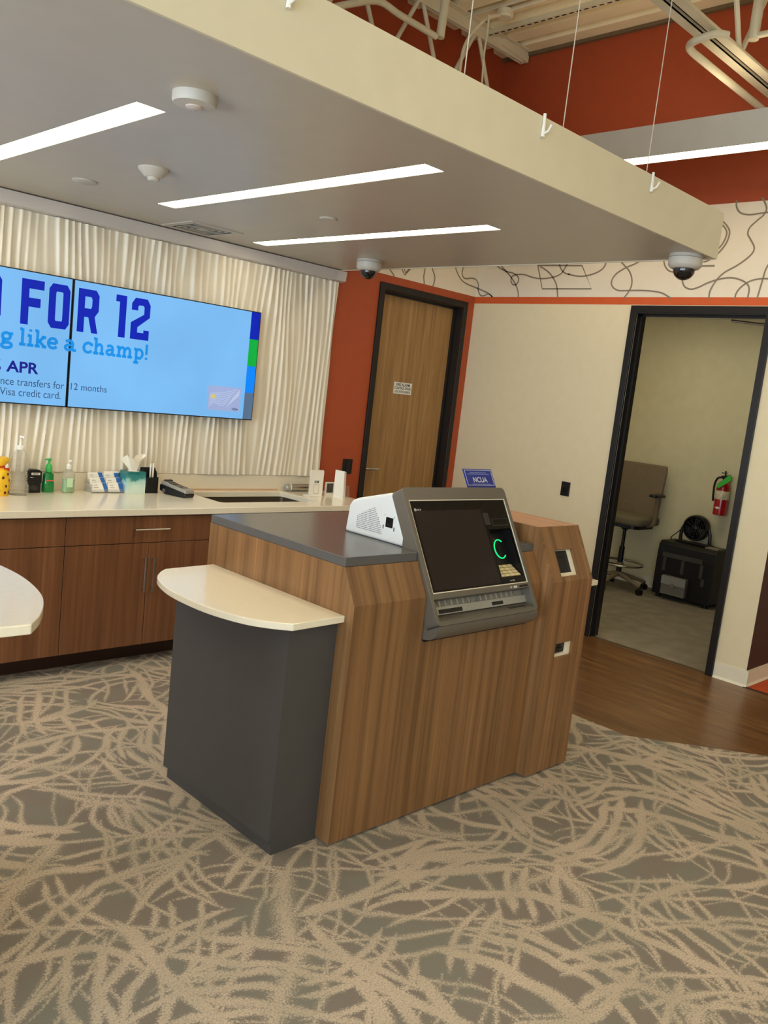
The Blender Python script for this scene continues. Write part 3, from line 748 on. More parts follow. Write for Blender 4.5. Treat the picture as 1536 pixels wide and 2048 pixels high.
G = {
 'l': (.62, [[(.3, .0), (.3, 1.5)], [(0, .08), (.62, .08)], [(.04, 1.42), (.3, 1.42)]]),
 'i': (.62, [[(.3, .0), (.3, 1.0)], [(0, .08), (.62, .08)], [(.04, .92), (.3, .92)], [(.3, 1.28), (.3, 1.48)]]),
 'k': (1.1, [[(.25, .0), (.25, 1.5)], [(0, .08), (.5, .08)], [(0, 1.42), (.25, 1.42)], [(.3, .42), (.85, .94)], [(.42, .55), (.92, .06)], [(.62, .92), (1.05, .92)], [(.68, .08), (1.12, .08)]]),
 'e': (1.0, [[(.12, .50), (.86, .50)], [(.88, .48), (.86, .7), (.7, .88), (.5, .92), (.28, .85), (.13, .66), (.1, .47), (.16, .25), (.32, .1), (.52, .07), (.72, .1), (.9, .22)]]),
 'a': (1.0, [[(.14, .82), (.36, .92), (.58, .88), (.7, .7), (.7, .4), (.7, .16), (.8, .08), (1.0, .08)], [(.7, .55), (.4, .53), (.18, .42), (.13, .25), (.25, .1), (.45, .08), (.7, .25)]]),
 'c': (.92, [[(.84, .66), (.84, .94)], [(.83, .8), (.66, .91), (.45, .92), (.2, .78), (.1, .5), (.18, .22), (.4, .07), (.62, .08), (.87, .22)]]),
 'h': (1.1, [[(.25, .0), (.25, 1.5)], [(0, .08), (.5, .08)], [(0, 1.42), (.25, 1.42)], [(.25, .62), (.4, .84), (.6, .92), (.77, .82), (.83, .6), (.83, .35), (.83, .0)], [(.6, .08), (1.08, .08)]]),
 'm': (1.68, [[(.25, .0), (.25, 1.0)], [(0, .08), (.5, .08)], [(0, .92), (.25, .92)], [(.25, .62), (.4, .84), (.58, .92), (.74, .82), (.8, .6), (.8, .35), (.8, .0)], [(.58, .08), (1.02, .08)], [(.8, .62), (.96, .84), (1.14, .92), (1.31, .82), (1.37, .6), (1.37, .35), (1.37, .0)], [(1.14, .08), (1.62, .08)]]),
 'p': (1.02, [[(.25, -.42), (.25, 1.0)], [(0, -.36), (.52, -.36)], [(0, .92), (.25, .92)], [(.25, .75), (.45, .92), (.7, .88), (.88, .66), (.88, .34), (.7, .1), (.48, .07), (.25, .22)]]),
 '!': (.4, [[(.2, 1.5), (.2, .48)], [(.2, .22), (.2, .0)]]),
 'g': (1.0, [[(.46, .34), (.22, .42), (.14, .64), (.22, .84), (.46, .92), (.68, .84), (.76, .64), (.68, .42), (.46, .34)], [(.68, .84), (.98, .9)], [(.3, .38), (.2, .2), (.34, .1), (.7, .08), (.88, -.08), (.8, -.28), (.46, -.38), (.14, -.3), (.1, -.12), (.3, .06)]]),
}
def slab_word(word, x0, x1, zb, zx, par, m):
    """slab serif word drawn as flat strokes; zb baseline, zx x-height line"""
    tot = sum(G[c][0] for c in word)+0.1*(len(word)-1); kx = (x1-x0)/tot; kz = zx-zb; cx = x0
    for c in word:
        w, strokes = G[c]; mb = MB()
        for s in strokes:
            P = [(cx+a*kx, LY_, zb+b*kz) for a, b in s]
            mb.ribbon(catmull(P, 5) if len(P) > 2 else P, 0.27*kz, (0, -1, 0), 0.0)
        obj('lettering', mb, m, par); cx += (w+0.1)*kx
zb, zx = 1.684, 1.744
slab_word('g', tx(1, 680), tx(26, 680), zb, zx, S1, E_sky)
slab_word('like', tx(37.5, 690), tx(115, 695), zb, zx, S1, E_sky)
slab_word('a', tx(127, 695), tx(152, 698), zb, zx, S2, E_sky)
slab_word('champ!', tx(165, 700), tx(296, 712), zb, zx, S2, E_sky)
obj('lettering', text_mb('%', tx(1.5, 735)-0.06, tx(1.5, 735), 1.537, 1.597, LY_, 0.02), E_navy2, S1)
obj('lettering', text_mb('APR', tx(12, 740), tx(77, 742), 1.537, 1.597, LY_, 0.025), E_navy2, S1)
obj('lettering', text_mb('nce transfers for', tx(1, 765), tx(128, 772), 1.468, 1.508, LY_), E_text, S1)
obj('lettering', text_mb('12 months', tx(141.5, 774), tx(213.5, 779), 1.470, 1.508, LY_), E_text, S2)
obj('lettering', text_mb('Visa credit card.', tx(-1, 785), tx(121, 793), 1.412, 1.452, LY_), E_text, S1)
# colour stripe and card picture
sx0, sx1 = 3.312, 3.382
for k, e in enumerate((E_navy, E_green, E_azure, E_slate)):
    zt = TZ1-0.006-k*0.1742
    obj('colour_stripe', MB().box(sx0, sx1, LY_, LY_+0.001, zt-0.1742, zt), e, S2)
cx0, cx1, cz0, cz1 = tx(415.5, 790), tx(480, 800), 1.418, 1.574
obj('card_picture', MB().prism(rrect(cx0, cx1, cz0, cz1, 0.008), 'y', LY_, LY_+0.001), E_card, S2)
pm = MB()
for k in range(7):
    zz = cz0+0.02+k*0.014; pm.ribbon(catmull([(cx0+0.01, LY_-0.0008, zz), (cx0+0.05, LY_-0.0008, zz+0.03-k*0.004), (cx0+0.11, LY_-0.0008, zz+0.012), (cx0+0.15+k*0.012, LY_-0.0008, zz+0.04)], 5), 0.004, (0, -1, 0), 0)
pm.prism([(cx0+0.14, cz0+0.02), (cx0+0.19, cz0+0.09), (cx1-0.01, cz1-0.01), (cx1-0.01, cz1-0.05)], 'y', LY_-0.0008, LY_-0.0004)
obj('card_swirl', pm, E_card2, S2)
obj('card_chip', MB().box(cx0+0.022, cx0+0.055, LY_-0.0012, LY_-0.0008, cz0+0.075, cz0+0.1), E_chip, S2)
obj('lettering', text_mb('VISA', cx1-0.062, cx1-0.012, cz0+0.008, cz0+0.024, LY_-0.0014, 0.02), E_ink, S2)

# ------------------------------------------------------------------ counter run
YF, YD = 4.113, 4.135          # counter edge, cabinet fronts
ZC0, ZC1 = 0.848, 0.884
SK = (2.94, 3.715, 4.29, 4.70)
ct = thing('countertop', 'long white quartz countertop with a sink cut-out', 'countertop', (1.6, 4.45, ZC0))
obj('slab', MB().prism([(-1.0, YF), (4.13, YF), (4.13, YW-0.002), (-1.0, YW-0.002)], 'z', ZC0, ZC1, holes=[rrect(*SK, 0.03)]), M_quartz, ct, bevel=0.003)
bs = thing('backsplash', 'low white quartz backsplash along the back of the countertop', 'backsplash', (1.6, 4.776, ZC1))
obj('slab', MB().box(-1.0, 4.11, 4.762, YW-0.002, ZC1, 0.990), M_splash, bs, bevel=0.002)
sk = thing('sink', 'undermount steel sink set in the white countertop', 'sink', ((SK[0]+SK[1])/2, 4.49, 0.66))
ko = rrect(SK[0]-0.012, SK[1]+0.012, SK[2]-0.012, SK[3]+0.012, 0.035); ki = rrect(SK[0]-0.004, SK[1]+0.004, SK[2]-0.004, SK[3]+0.004, 0.03)
obj('basin_wall', MB().prism(ko, 'z', 0.66, ZC0, holes=[ki]), M_steel, sk, smooth=True)
obj('basin_floor', MB().prism(ko, 'z', 0.652, 0.66), M_steel, sk)
obj('drain', MB().lathe([(0.04, 0), (0.04, 0.003), (0.02, 0.004)], (3.3, 4.5, 0.66), 20), M_chrome, sk, smooth=True)

def cabinet(x0, x1, label, low=False):
    c = thing('base_cabinet', label, 'cabinet', ((x0+x1)/2, 4.45, 0), 'laminate base cabinets')
    g = 0.0018
    obj('carcass', MB().box(x0+0.001, x1-0.001, YD+0.02, 4.75, 0.11, 0.60 if low else ZC0-0.001), M_dark_gap if low else M_cab, c)
    obj('toe_kick', MB().box(x0, x1, 4.263, 4.281, 0, 0.11), M_kick, c)
    dr = obj('drawer_front', MB().box(x0+g, x1-g, YD, YD+0.019, 0.694, ZC0-0.008), M_cab, c, bevel=0.001, seg=1)
    xm = (x0+x1)/2
    def handle(par, a, b):
        m = MB().tube([a, b], 0.006, 8)
        for q in (a, b):
            qq = Vector(a).lerp(Vector(b), 0.06) if q is a else Vector(a).lerp(Vector(b), 0.94)
            m.tube([qq, qq+Vector((0, 0.032, 0))], 0.005, 8)
        obj('bar_handle', m, M_chrome, par, smooth=True, label='brushed steel bar handle')
    handle(dr, (xm-0.105, YD-0.03, 0.772), (xm+0.105, YD-0.03, 0.772))
    for s_ in (0, 1):
        a, b = (x0+g, xm-g) if s_ == 0 else (xm+g, x1-g)
        d = obj('cabinet_door', MB().box(a, b, YD, YD+0.019, 0.112, 0.690), M_cab, c, bevel=0.001, seg=1)
        hx = xm-0.026 if s_ == 0 else xm+0.026
        handle(d, (hx, YD-0.03, 0.615), (hx, YD-0.03, 0.42))
cabinet(0.951, 1.904, 'brown laminate base cabinet below the yellow bag and clear bottle')
cabinet(1.904, 2.860, 'brown laminate base cabinet below the tissue box')
cabinet(2.860, 3.816, 'brown laminate base cabinet below the sink', True)
cabinet(-0.002, 0.951, 'brown laminate base cabinet at the far end of the counter')
tag(obj('filler_panel', MB().box(3.818, 4.11, YD, 4.75, 0.0, ZC0-0.001), M_cab), 'brown laminate filler panel beside the sink cabinet', 'panel')

# ------------------------------------------------------------------ kiosk
KX0, KXA, KXB, KX1 = 2.010, 2.384, 3.042, 3.140
TX0, TX1 = 3.140, 3.465
KG = 0.012
kiosk = thing('service_kiosk', 'walnut laminate kiosk with charcoal worktop holding the teller machine', 'kiosk', (2.74, 2.55, 0))
pf = [(2.077, KG), (2.077, 0.904), (2.144, 1.030), (3.0, 1.030), (3.0, KG)]
pm_ = [(2.077, KG), (2.077, 0.735), (2.25, 0.735), (2.25, 1.030), (3.0, 1.030), (3.0, KG)]
cb = MB().prism(pf, 'x', KX0, KXA).prism(pm_, 'x', KXA, KXB).prism(pf, 'x', KXB, KX1)
obj('cabinet_body', cb, M_wood, kiosk)
obj('side_panel', MB().prism(pf, 'x', KX0-0.0012, KX0-0.0001), M_wood_side, kiosk)
obj('plinth', MB().box(KX0+0.02, TX1-0.02, 2.10, 2.98, 0, KG), M_dark_gap, kiosk)
obj('worktop', MB().prism([(KX0, 2.148), (KXA-0.004, 2.148), (KXA-0.004, 2.245), (KXB+0.004, 2.245), (KXB+0.004, 2.148), (TX0-0.002, 2.148), (TX0-0.002, 3.0), (KX0, 3.0)], 'z', 1.030, 1.064), M_greytop, kiosk, bevel=0.0015, seg=1, label='charcoal laminate worktop')
# tower beside the machine
tp = [(2.022, KG), (2.022, 0.912), (2.137, 1.140), (3.0, 1.140), (3.0, KG)]
tb = MB().prism(tp, 'x', TX0, TX0+0.018).prism(tp, 'x', TX1-0.018, TX1)
obj('tower_side', tb, M_wood_tower, kiosk)
S2v = Vector((0, 0.115, 0.228)); LS2 = S2v.length; S2v.normalize(); N2v = Vector((0, -S2v.z, S2v.y)); P2v = Vector((TX0+0.018, 2.022, 0.912))
T2 = Matrix(((1, 0, 0, P2v.x), (0, S2v.y, N2v.y, P2v.y), (0, S2v.z, N2v.z, P2v.z), (0, 0, 0, 1)))
wi = TX1-TX0-0.036
h1 = (3.220-P2v.x, 3.362-P2v.x, 0.024, 0.147)
def rc(h): return [(h[0], h[2]), (h[1], h[2]), (h[1], h[3]), (h[0], h[3])]
obj('tower_slope', MB().prism([(0, 0), (wi, 0), (wi, LS2), (0, LS2)], 'z', -0.018, 0, holes=[rc(h1)]).xf(T2), M_wood, kiosk)
h2 = (3.236, 3.374, 0.556, 0.623)
obj('tower_front', MB().prism([(TX0+0.018, KG), (TX1-0.018, KG), (TX1-0.018, 0.912), (TX0+0.018, 0.912)], 'y', 2.022, 2.040, holes=[rc(h2)]), M_wood, kiosk)
obj('tower_top', MB().box(TX0+0.018, TX1-0.018, 2.137, 3.0, 1.122, 1.140).box(TX0, TX0+0.018, 2.139, 3.0, 1.1395, 1.1408).box(TX1-0.018, TX1, 2.139, 3.0, 1.1395, 1.1408).box(TX0+0.018, TX1-0.018, 2.139, 3.0, 1.1399, 1.1408), M_wood_flat_refl, kiosk)
obj('tower_core', MB().prism([(2.10, KG), (2.10, 0.90), (2.21, 1.118), (2.98, 1.118), (2.98, KG)], 'x', TX0+0.02, TX1-0.02), M_dark_gap, kiosk)
M_ivory = mat('ivory_insert', (236, 226, 200), 0.5)
hi = (h1[0]+0.002, h1[1]-0.022, h1[2]+0.018, h1[3]-0.002)
i1 = obj('cutout_frame', MB().prism(rc(h1), 'z', -0.030, -0.014, holes=[rc(hi)]).xf(T2), M_ivory, kiosk)
obj('reader', MB().prism(rc(hi), 'z', -0.05, -0.022).prism(rc((hi[0]+0.018, hi[1]-0.03, hi[3]-0.03, hi[3]-0.016)), 'z', -0.022, -0.019).xf(T2), M_black, i1, label='black card reader in the upper cutout')
h2i = (h2[0]+0.004, h2[1]-0.030, h2[2]+0.012, h2[3]-0.004)
i2 = obj('cutout_frame', MB().prism(rc(h2), 'y', 2.034, 2.05, holes=[rc(h2i)]), M_ivory, kiosk)
obj('reader', MB().box(h2i[0], h2i[1], 2.046, 2.08, h2i[2], h2i[3]).box(h2i[0]+0.02, h2i[1]-0.02, 2.043, 2.046, h2i[2]+0.018, h2i[2]+0.024), M_black, i2, label='black receipt slot in the lower cutout')
# side shelves on pedestals
def shelf_outline(mx):
    c = catmull([(1.769, 2.108, 0), (1.722, 2.150, 0), (1.668, 2.222, 0), (1.630, 2.330, 0), (1.612, 2.445, 0), (1.612, 2.595, 0), (1.630, 2.710, 0), (1.668, 2.818, 0), (1.722, 2.890, 0), (1.769, 2.932, 0)], 4)
    P = [(p.x, p.y) for p in c]+[(KX0-0.001, 2.950), (KX0-0.001, 2.118)]
    return P if not mx else [(TX1+(KX0-x), y) for x, y in P]
obj('side_pedestal', MB().box(1.792, KX0-0.001, 2.152, 2.868, 0.05, 0.836).box(1.806, KX0-0.001, 2.152, 2.856, 0.0, 0.05), M_greyped, kiosk, label='charcoal pedestal below the curved shelf')
obj('side_shelf', MB().prism(shelf_outline(False), 'z', 0.836, 0.861), M_quartz, kiosk, bevel=0.003, label='white curved quartz side shelf')
obj('side_pedestal', MB().box(TX1+0.001, 3.63, 2.152, 2.868, 0.0, 0.836), M_greyped, kiosk)
obj('side_shelf', MB().prism([(TX1+0.001, 2.118), (3.688, 2.118), (3.688, 2.95), (TX1+0.001, 2.95)], 'z', 0.836, 0.861), M_quartz, kiosk, bevel=0.003)
# neighbouring kiosk: only the tip of its curved shelf reaches the picture
k2 = thing('service_kiosk', 'second kiosk with a white curved shelf in front of the cabinets', 'kiosk', (0.2, 2.2, 0))
c = catmull([(0.767, 1.806, 0), (0.812, 1.868, 0), (0.860, 1.962, 0), (0.890, 2.055, 0), (0.910, 2.19, 0), (0.910, 2.32, 0), (0.890, 2.46, 0), (0.85, 2.56, 0), (0.767, 2.70, 0)], 4)
obj('side_shelf', MB().prism([(p.x, p.y) for p in c]+[(0.45, 2.70), (0.45, 1.812)], 'z', 1.0355, 1.060), M_quartz, k2, bevel=0.003, label='white curved quartz side shelf')
obj('side_pedestal', MB().box(0.45, 0.60, 1.9, 2.62, 0, 1.0355), M_greyped, k2)
obj('cabinet_body', MB().prism([(1.80, KG), (1.80, 1.1), (1.87, 1.23), (2.75, 1.23), (2.75, KG)], 'x', -0.68, 0.449), M_wood, k2)
obj('worktop', MB().box(-0.68, 0.449, 1.875, 2.75, 1.23, 1.264), M_greytop, k2)

# ------------------------------------------------------------------ teller machine
AX0 = 2.386
P0 = Vector((AX0, 2.006, 0.807)); Sv = Vector((0, 0.272, 0.488)).normalized(); Nv = Vector((0, -Sv.z, Sv.y))
TF = Matrix(((1, 0, 0, P0.x), (0, Sv.y, Nv.y, P0.y), (0, Sv.z, Nv.z, P0.z), (0, 0, 0, 1)))
AW, AL, AD = 0.652, 0.559, 0.06
def facepx(u, v, n=0.0):
    d = ray(u, v); t = (P0+Nv*n-CAM).dot(Nv)/d.dot(Nv); q = CAM+d*t-P0
    return q.x, q.dot(Sv)
def fbox(u0, u1, w0, w1, n0, n1): return MB().box(u0, u1, w0, w1, n0, n1).xf(TF)
def ftext(body, u0, u1, w0, w1, n, bold=0.0):
    m = text_mb(body, u0, u1, w0, w1, 0.0, bold)
    m.v = [TF @ Vector((p.x, p.z, n)) for p in m.v]; return m
atm = thing('teller_machine', 'grey self-service teller machine with a tilted dark touchscreen', 'teller machine', (2.71, 2.3, 0.737))
gl = (0.022, 0.634, 0.126, 0.507); tr = (0.018, 0.632, 0.016, 0.104)
obj('bezel', MB().prism(rrect(0, AW, 0, AL, 0.022, 5), 'z', -AD, 0, holes=[rc(gl), rc(tr)]).xf(TF), M_bezel, atm, bevel=0.004)
obj('lower_shell', MB().prism([(2.24, 0.738), (2.072, 0.738), (2.040, 0.745), (2.016, 0.764), (2.0065, 0.790), (2.0100, 0.8040), (2.0588, 0.7776), (2.24, 1.1033)], 'x', AX0+0.002, AX0+AW-0.002), M_bezel, atm, smooth=True)
obj('shell_foot', MB().box(AX0+0.002, AX0+AW-0.002, 2.064, 2.0765, 0.731, 0.738), M_black, atm)
hs = obj('housing', MB().prism([(2.2185, 1.0645), (2.3310, 1.2655), (2.520, 1.214), (2.552, 1.200), (2.568, 1.178), (2.580, 1.0645)], 'x', AX0+0.003, AX0+AW-0.003), M_white_metal, atm, bevel=0.012, seg=3, label='white metal housing behind the screen')
# perforations, camera window and slots in the housing's side
pv = MB(); rows = [(1.094, 2.362, 2.514), (1.1015, 2.362, 2.516), (1.109, 2.366, 2.516), (1.1165, 2.368, 2.515), (1.124, 2.371, 2.514), (1.1315, 2.375, 2.512), (1.139, 2.379, 2.510), (1.1465, 2.384, 2.505), (1.154, 2.389, 2.495), (1.1615, 2.395, 2.482), (1.169, 2.400, 2.466), (1.1765, 2.404, 2.450), (1.184, 2.408, 2.434), (1.191, 2.412, 2.420)]
HX = AX0+0.003
for k, (z, ya, yb) in enumerate(rows):
    y = ya+(k % 2)*0.0038
    while y < yb:
        pv.box(HX-0.0006, HX+0.0005, y-0.0016, y+0.0016, z-0.0016, z+0.0016); y += 0.0076
o = obj('speaker_holes', pv, M_dark_gap, hs); o['kind'] = 'stuff'
obj('camera_window', MB().box(HX-0.001, HX+0.001, 2.304, 2.344, 1.126, 1.166), M_black_gloss, hs)
obj('slot', MB().box(HX-0.001, HX+0.001, 2.354, 2.358, 1.116, 1.132), M_dark_gap, hs)
obj('slot', MB().box(HX-0.001, HX+0.001, 2.293, 2.297, 1.116, 1.132), M_dark_gap, hs)
obj('screw', MB().box(HX-0.001, HX+0.001, 2.351, 2.354, 1.171, 1.174).box(HX-0.001, HX+0.001, 2.296, 2.299, 1.170, 1.173), M_dark_gap, hs)
# front glass with recess
rec = (0.470, 0.624, 0.160, 0.372)
g = obj('front_glass', MB().prism(rc(gl), 'z', -0.012, -0.005, holes=[rc(rec)]).xf(TF), M_black_gloss, atm, label='black glass front')
o_ = (gl[0], gl[1], gl[2], gl[3]); i_ = (gl[0]+0.004, gl[1]-0.003, gl[2]+0.004, gl[3]-0.004)
obj('glass_rim', MB().prism(rc(o_), 'z', -0.006, -0.002, holes=[rc(i_)]).xf(TF), mat('pale_rim', (228, 220, 200), 0.35), g)
obj('display', fbox(0.040, 0.452, 0.138, 0.462, -0.0052, -0.0046), M_display_off, g)
M_smoke = mat('dark_grey_window', (52, 50, 50), 0.15)
obj('camera_panel', fbox(0.459, 0.496, 0.392, 0.446, -0.0052, -0.0046), M_smoke, g)
obj('camera_panel', MB().prism(rc((0.511, 0.616, 0.386, 0.418)), 'z', -0.0052, -0.0046, holes=[rc((0.514, 0.613, 0.389, 0.415))]).xf(TF), M_smoke, g)
M_mark = mat('pale_grey_print', (200, 196, 190), 0.6)
obj('logo_mark', ftext('NCR', 0.058, 0.084, 0.463, 0.470, -0.0044, 0.02), M_mark, g)
obj('logo_mark', MB().prism(rrect(0.044, 0.055, 0.461, 0.472, 0.003), 'z', -0.005, -0.0044, holes=[rrect(0.047, 0.052, 0.464, 0.469, 0.001)]).xf(TF), M_mark, g)
obj('logo_mark', ftext('NCR', 0.520, 0.552, 0.1395, 0.1445, -0.0044, 0.02), M_mark, g)
rx = MB()
rx.box(rec[0]-0.004, rec[1]+0.004, rec[2]-0.004, rec[3]+0.004, -0.0595, -0.056)
rx.box(rec[0]-0.004, rec[0], rec[2], rec[3], -0.056, -0.012).box(rec[1], rec[1]+0.004, rec[2], rec[3], -0.056, -0.012)
rx.box(rec[0], rec[1], rec[3], rec[3]+0.004, -0.056, -0.012).box(rec[0], rec[1], rec[2]-0.004, rec[2], -0.056, -0.012)
rcs = obj('reader_recess', rx.xf(TF), M_black, atm, label='black recess with card reader and keypad')
E_ring = emis('green_led_ring', (8, 214, 118), 1.3)
arc = [(0.519+0.036*math.cos(R(a)), 0.284+0.041*math.sin(R(a)), -0.011) for a in range(50, 316, 12)]
obj('reader_light', MB().tube(arc, 0.0027, 8).xf(TF), E_ring, rcs, smooth=True, label='glowing green ring of the card reader')
obj('reader_mouth', MB().lathe([(0.030, 0), (0.030, 0.012), (0.02, 0.016)], (0.520, 0.288, -0.056), 20).xf(TF), M_black_gloss, rcs, smooth=True)
obj('reader_label', fbox(0.512, 0.535, 0.338, 0.341, -0.0555, -0.0545).add(fbox(0.548, 0.560, 0.338, 0.341, -0.0555, -0.0545).v, [(0, 1, 3, 2), (4, 6, 7, 5), (0, 4, 5, 1), (2, 3, 7, 6), (0, 2, 6, 4), (1, 5, 7, 3)]), mat('dim_red_print', (150, 60, 60), 0.5), rcs)
# keypad wedge with keys
kw = MB().prism([(0.1605, -0.020), (0.1605, -0.0555), (0.222, -0.0555)], 'x', 0, 1)
kw = MB()
ku0, ku1 = 0.474, 0.620
kv = [(ku, w, n) for ku in (ku0, ku1) for w, n in ((0.1605, -0.016), (0.1605, -0.0555), (0.222, -0.0555))]
kw.add(kv, [(0, 1, 2), (5, 4, 3), (0, 3, 4, 1), (1, 4, 5, 2), (2, 5, 3, 0)]).xf(TF)
kp = obj('keypad', kw, mat('keypad_base', (96, 84, 60), 0.5), rcs)
M_key = mat('ivory_keys', (226, 208, 160), 0.45)
A_ = Vector((ku0, 0.1605, -0.016)); B_ = Vector((ku0, 0.222, -0.0555)); dw = (B_-A_); nn = Vector((0, 0.0395, 0.0615)).normalized()
for r_ in range(4):
    for c_ in range(4):
        b0 = A_+dw*((r_+0.12)/4); b1 = A_+dw*((r_+0.88)/4)
        ua = ku0+(ku1-ku0)*(c_+0.08)/4; ub = ku0+(ku1-ku0)*(c_+0.92)/4
        vs = [Vector((u, q.y, q.z))+nn*h for h in (0.0, 0.004) for u, q in ((ua, b0), (ub, b0), (ub, b1), (ua, b1))]
        obj('key', MB().add(vs, [(0, 3, 2, 1), (4, 5, 6, 7), (0, 1, 5, 4), (1, 2, 6, 5), (2, 3, 7, 6), (3, 0, 4, 7)]).xf(TF), M_key, kp)
# dispensing tray
ty = obj('tray_back', fbox(tr[0]-0.003, tr[1]+0.003, tr[2]-0.003, tr[3]+0.003, -0.0598, -0.052), M_silver, atm)
M_shut = mat('translucent_shutter', (122, 118, 108), 0.2, var=0.1)
for u0, u1 in ((0.030, 0.275), (0.320, 0.560)):
    sh = obj('shutter', fbox(u0, u1, 0.080, 0.1035, -0.052, -0.040), M_shut, ty)
    for k in range(7):
        uu = u0+0.018+k*(u1-u0-0.03)/6
        obj('shutter_rib', fbox(uu-0.004, uu+0.004, 0.081, 0.1034, -0.040, -0.038), M_silver, sh)
obj('strip', fbox(tr[0], tr[1], 0.048, 0.079, -0.052, -0.036), M_silver, ty)
obj('note_slot', fbox(0.066, 0.205, 0.052, 0.068, -0.036, -0.034), M_black, ty)
obj('note_slot', fbox(0.398, 0.470, 0.054, 0.068, -0.036, -0.034), M_black, ty)
tfm = MB().add([(u, w, n) for u in tr[:2] for w, n in ((0.0165, -0.002), (0.0165, -0.05), (0.050, -0.05), (0.020, -0.002))], [(0, 1, 2, 3), (7, 6, 5, 4), (0, 4, 5, 1), (1, 5, 6, 2), (2, 6, 7, 3), (3, 7, 4, 0)]).xf(TF)
tf_ = obj('tray_floor', tfm, M_bezel, ty)
obj('receipt_slot', MB().add([(u, w, n) for u in (0.475, 0.590) for w, n in ((0.0262, -0.012), (0.0345, -0.025), (0.0352, -0.025), (0.0269, -0.012))], [(0, 1, 2, 3), (7, 6, 5, 4), (0, 4, 5, 1), (1, 5, 6, 2), (2, 6, 7, 3), (3, 7, 4, 0)]).xf(TF), M_black, tf_)
obj('icon_mark', fbox(0.500, 0.512, 0.110, 0.115, 0.0001, 0.0006), M_mark, atm)
obj('icon_mark', fbox(0.524, 0.548, 0.108, 0.117, 0.0001, 0.0006), M_mark, atm)
obj('card_slot', fbox(0.565, 0.622, 0.109, 0.117, 0.0001, 0.0010), M_black, atm)
obj('status_light', fbox(0.225, 0.238, -0.0005, 0.003, -0.030, -0.026), M_mark, atm)

# counter sign on the machine
M_blue = mat('royal_blue_sign', (24, 42, 140), 0.35)
sgn = thing('counter_sign', 'blue NCUA sign standing on top of the teller machine', 'sign', (2.89, 2.34, 1.28))
su0, sw0 = facepx(935, 974, -0.064); su1, _ = facepx(991, 974, -0.064); _, sw1 = facepx(956, 938.5, -0.064)
obj('sign_plate', fbox(su0, su1, 0.5595, sw1, -0.066, -0.062), M_blue, sgn)
obj('sign_foot', fbox(su0, su1, 0.5595, 0.5625, -0.085, -0.0615), M_blue, sgn)
wa, wb = sw0+0.003, sw1-0.005
M_signline = mat('white_sign_print', (206, 212, 226), 0.5)
obj('sign_border', MB().prism(rc((su0+0.006, su1-0.006, wa+0.004, wb)), 'z', -0.0619, -0.0614, holes=[rc((su0+0.008, su1-0.008, wa+0.006, wb-0.002))]).xf(TF), M_signline, sgn)
uc = (su0+su1)/2
obj('lettering', ftext('NCUA', uc-0.048, uc+0.050, wa+0.018, wa+0.043, -0.0612, 0.02), M_signline, sgn)
M_signfaint = mat('faint_sign_print', (120, 136, 190), 0.5)
obj('small_print', fbox(uc-0.060, uc+0.055, wb-0.014, wb-0.011, -0.0619, -0.0614), M_signfaint, sgn)
obj('small_print', fbox(uc-0.078, uc+0.074, wb-0.021, wb-0.018, -0.0619, -0.0614), M_signfaint, sgn)
obj('small_print', fbox(uc-0.062, uc+0.066, wa+0.009, wa+0.0115, -0.0619, -0.0614), M_signfaint, sgn)

# wall plates
def wallplate(name, mb, cen, label, axis):
    t = thing(name, label, 'wall plate', cen)
    obj('plate', mb, M_black, t, bevel=0.003)
    x, y, z = cen
    if axis == 'y': obj('rocker', MB().box(x-0.017, x+0.017, y-0.012, y-0.008, z-0.033, z+0.033), M_black_gloss, t)
    else: obj('rocker', MB().box(x-0.012, x-0.008, y-0.017, y+0.017, z-0.033, z+0.033), M_black_gloss, t)
wallplate('light_switch', MB().box(4.340, 4.436, YW-0.009, YW, 1.008, 1.122), (4.388, YW, 1.065), 'black light switch plate on the orange wall', 'y')
wallplate('light_switch', MB().box(XW-0.009, XW, 3.602, 3.680, 1.020, 1.130), (XW, 3.641, 1.075), 'black light switch plate on the cream wall', 'x')

# ------------------------------------------------------------------ things on the counter
Z0 = ZC1
def glass(name, c, rough=0.08, clear=0.8):
    """thin clear plastic: mostly see-through with a glossy skin"""
    m, b, t = newmat(name)
    n = t.noise(t.pos(), 30, 2)
    t.link(t.ramp(n, [(0.3, tuple(k*0.95 for k in rgb(c)[:3])+(1,)), (0.7, rgb(c))]), b.inputs['Base Color'])
    b.inputs['Roughness'].default_value = rough
    tr_ = t.node('ShaderNodeBsdfTransparent'); tr_.inputs[0].default_value = (0.97, 0.97, 0.96, 1)
    lw = t.node('ShaderNodeLayerWeight'); lw.inputs['Blend'].default_value = 0.35
    mx = t.node('ShaderNodeMixShader')
    f = t.math('ADD', t.math('MULTIPLY', lw.outputs['Facing'], 0.45), 1-clear, clamp=True)
    t.link(f, mx.inputs[0]); t.link(tr_.outputs[0], mx.inputs[1]); t.link(b.outputs[0], mx.inputs[2])
    t.link(mx.outputs[0], t.n['Material Output'].inputs['Surface'])
    return m
M_clear = glass('clear_plastic', (206, 202, 190), 0.1, 0.78)
M_acryl = glass('clear_acrylic', (220, 222, 222), 0.04, 0.92)
M_green_liq = mat('green_soap', (14, 128, 62), 0.15, coat=0.5)
M_green_pump = mat('green_pump_plastic', (64, 186, 92), 0.35)
M_green_pale = mat('pale_green_gel', (150, 208, 146), 0.2, coat=0.4)
M_paper = mat('white_paper', (240, 236, 226), 0.8, var=0.02)
M_tissue = mat('tissue_paper', (240, 234, 220), 0.9, var=0.02)
M_cardblue = mat('blue_card_print', (44, 104, 178), 0.6)
M_grey_lab = mat('grey_print', (150, 146, 140), 0.7)
M_yellow = mat('yellow_bag', (238, 190, 40), 0.45, var=0.12, vscale=20)
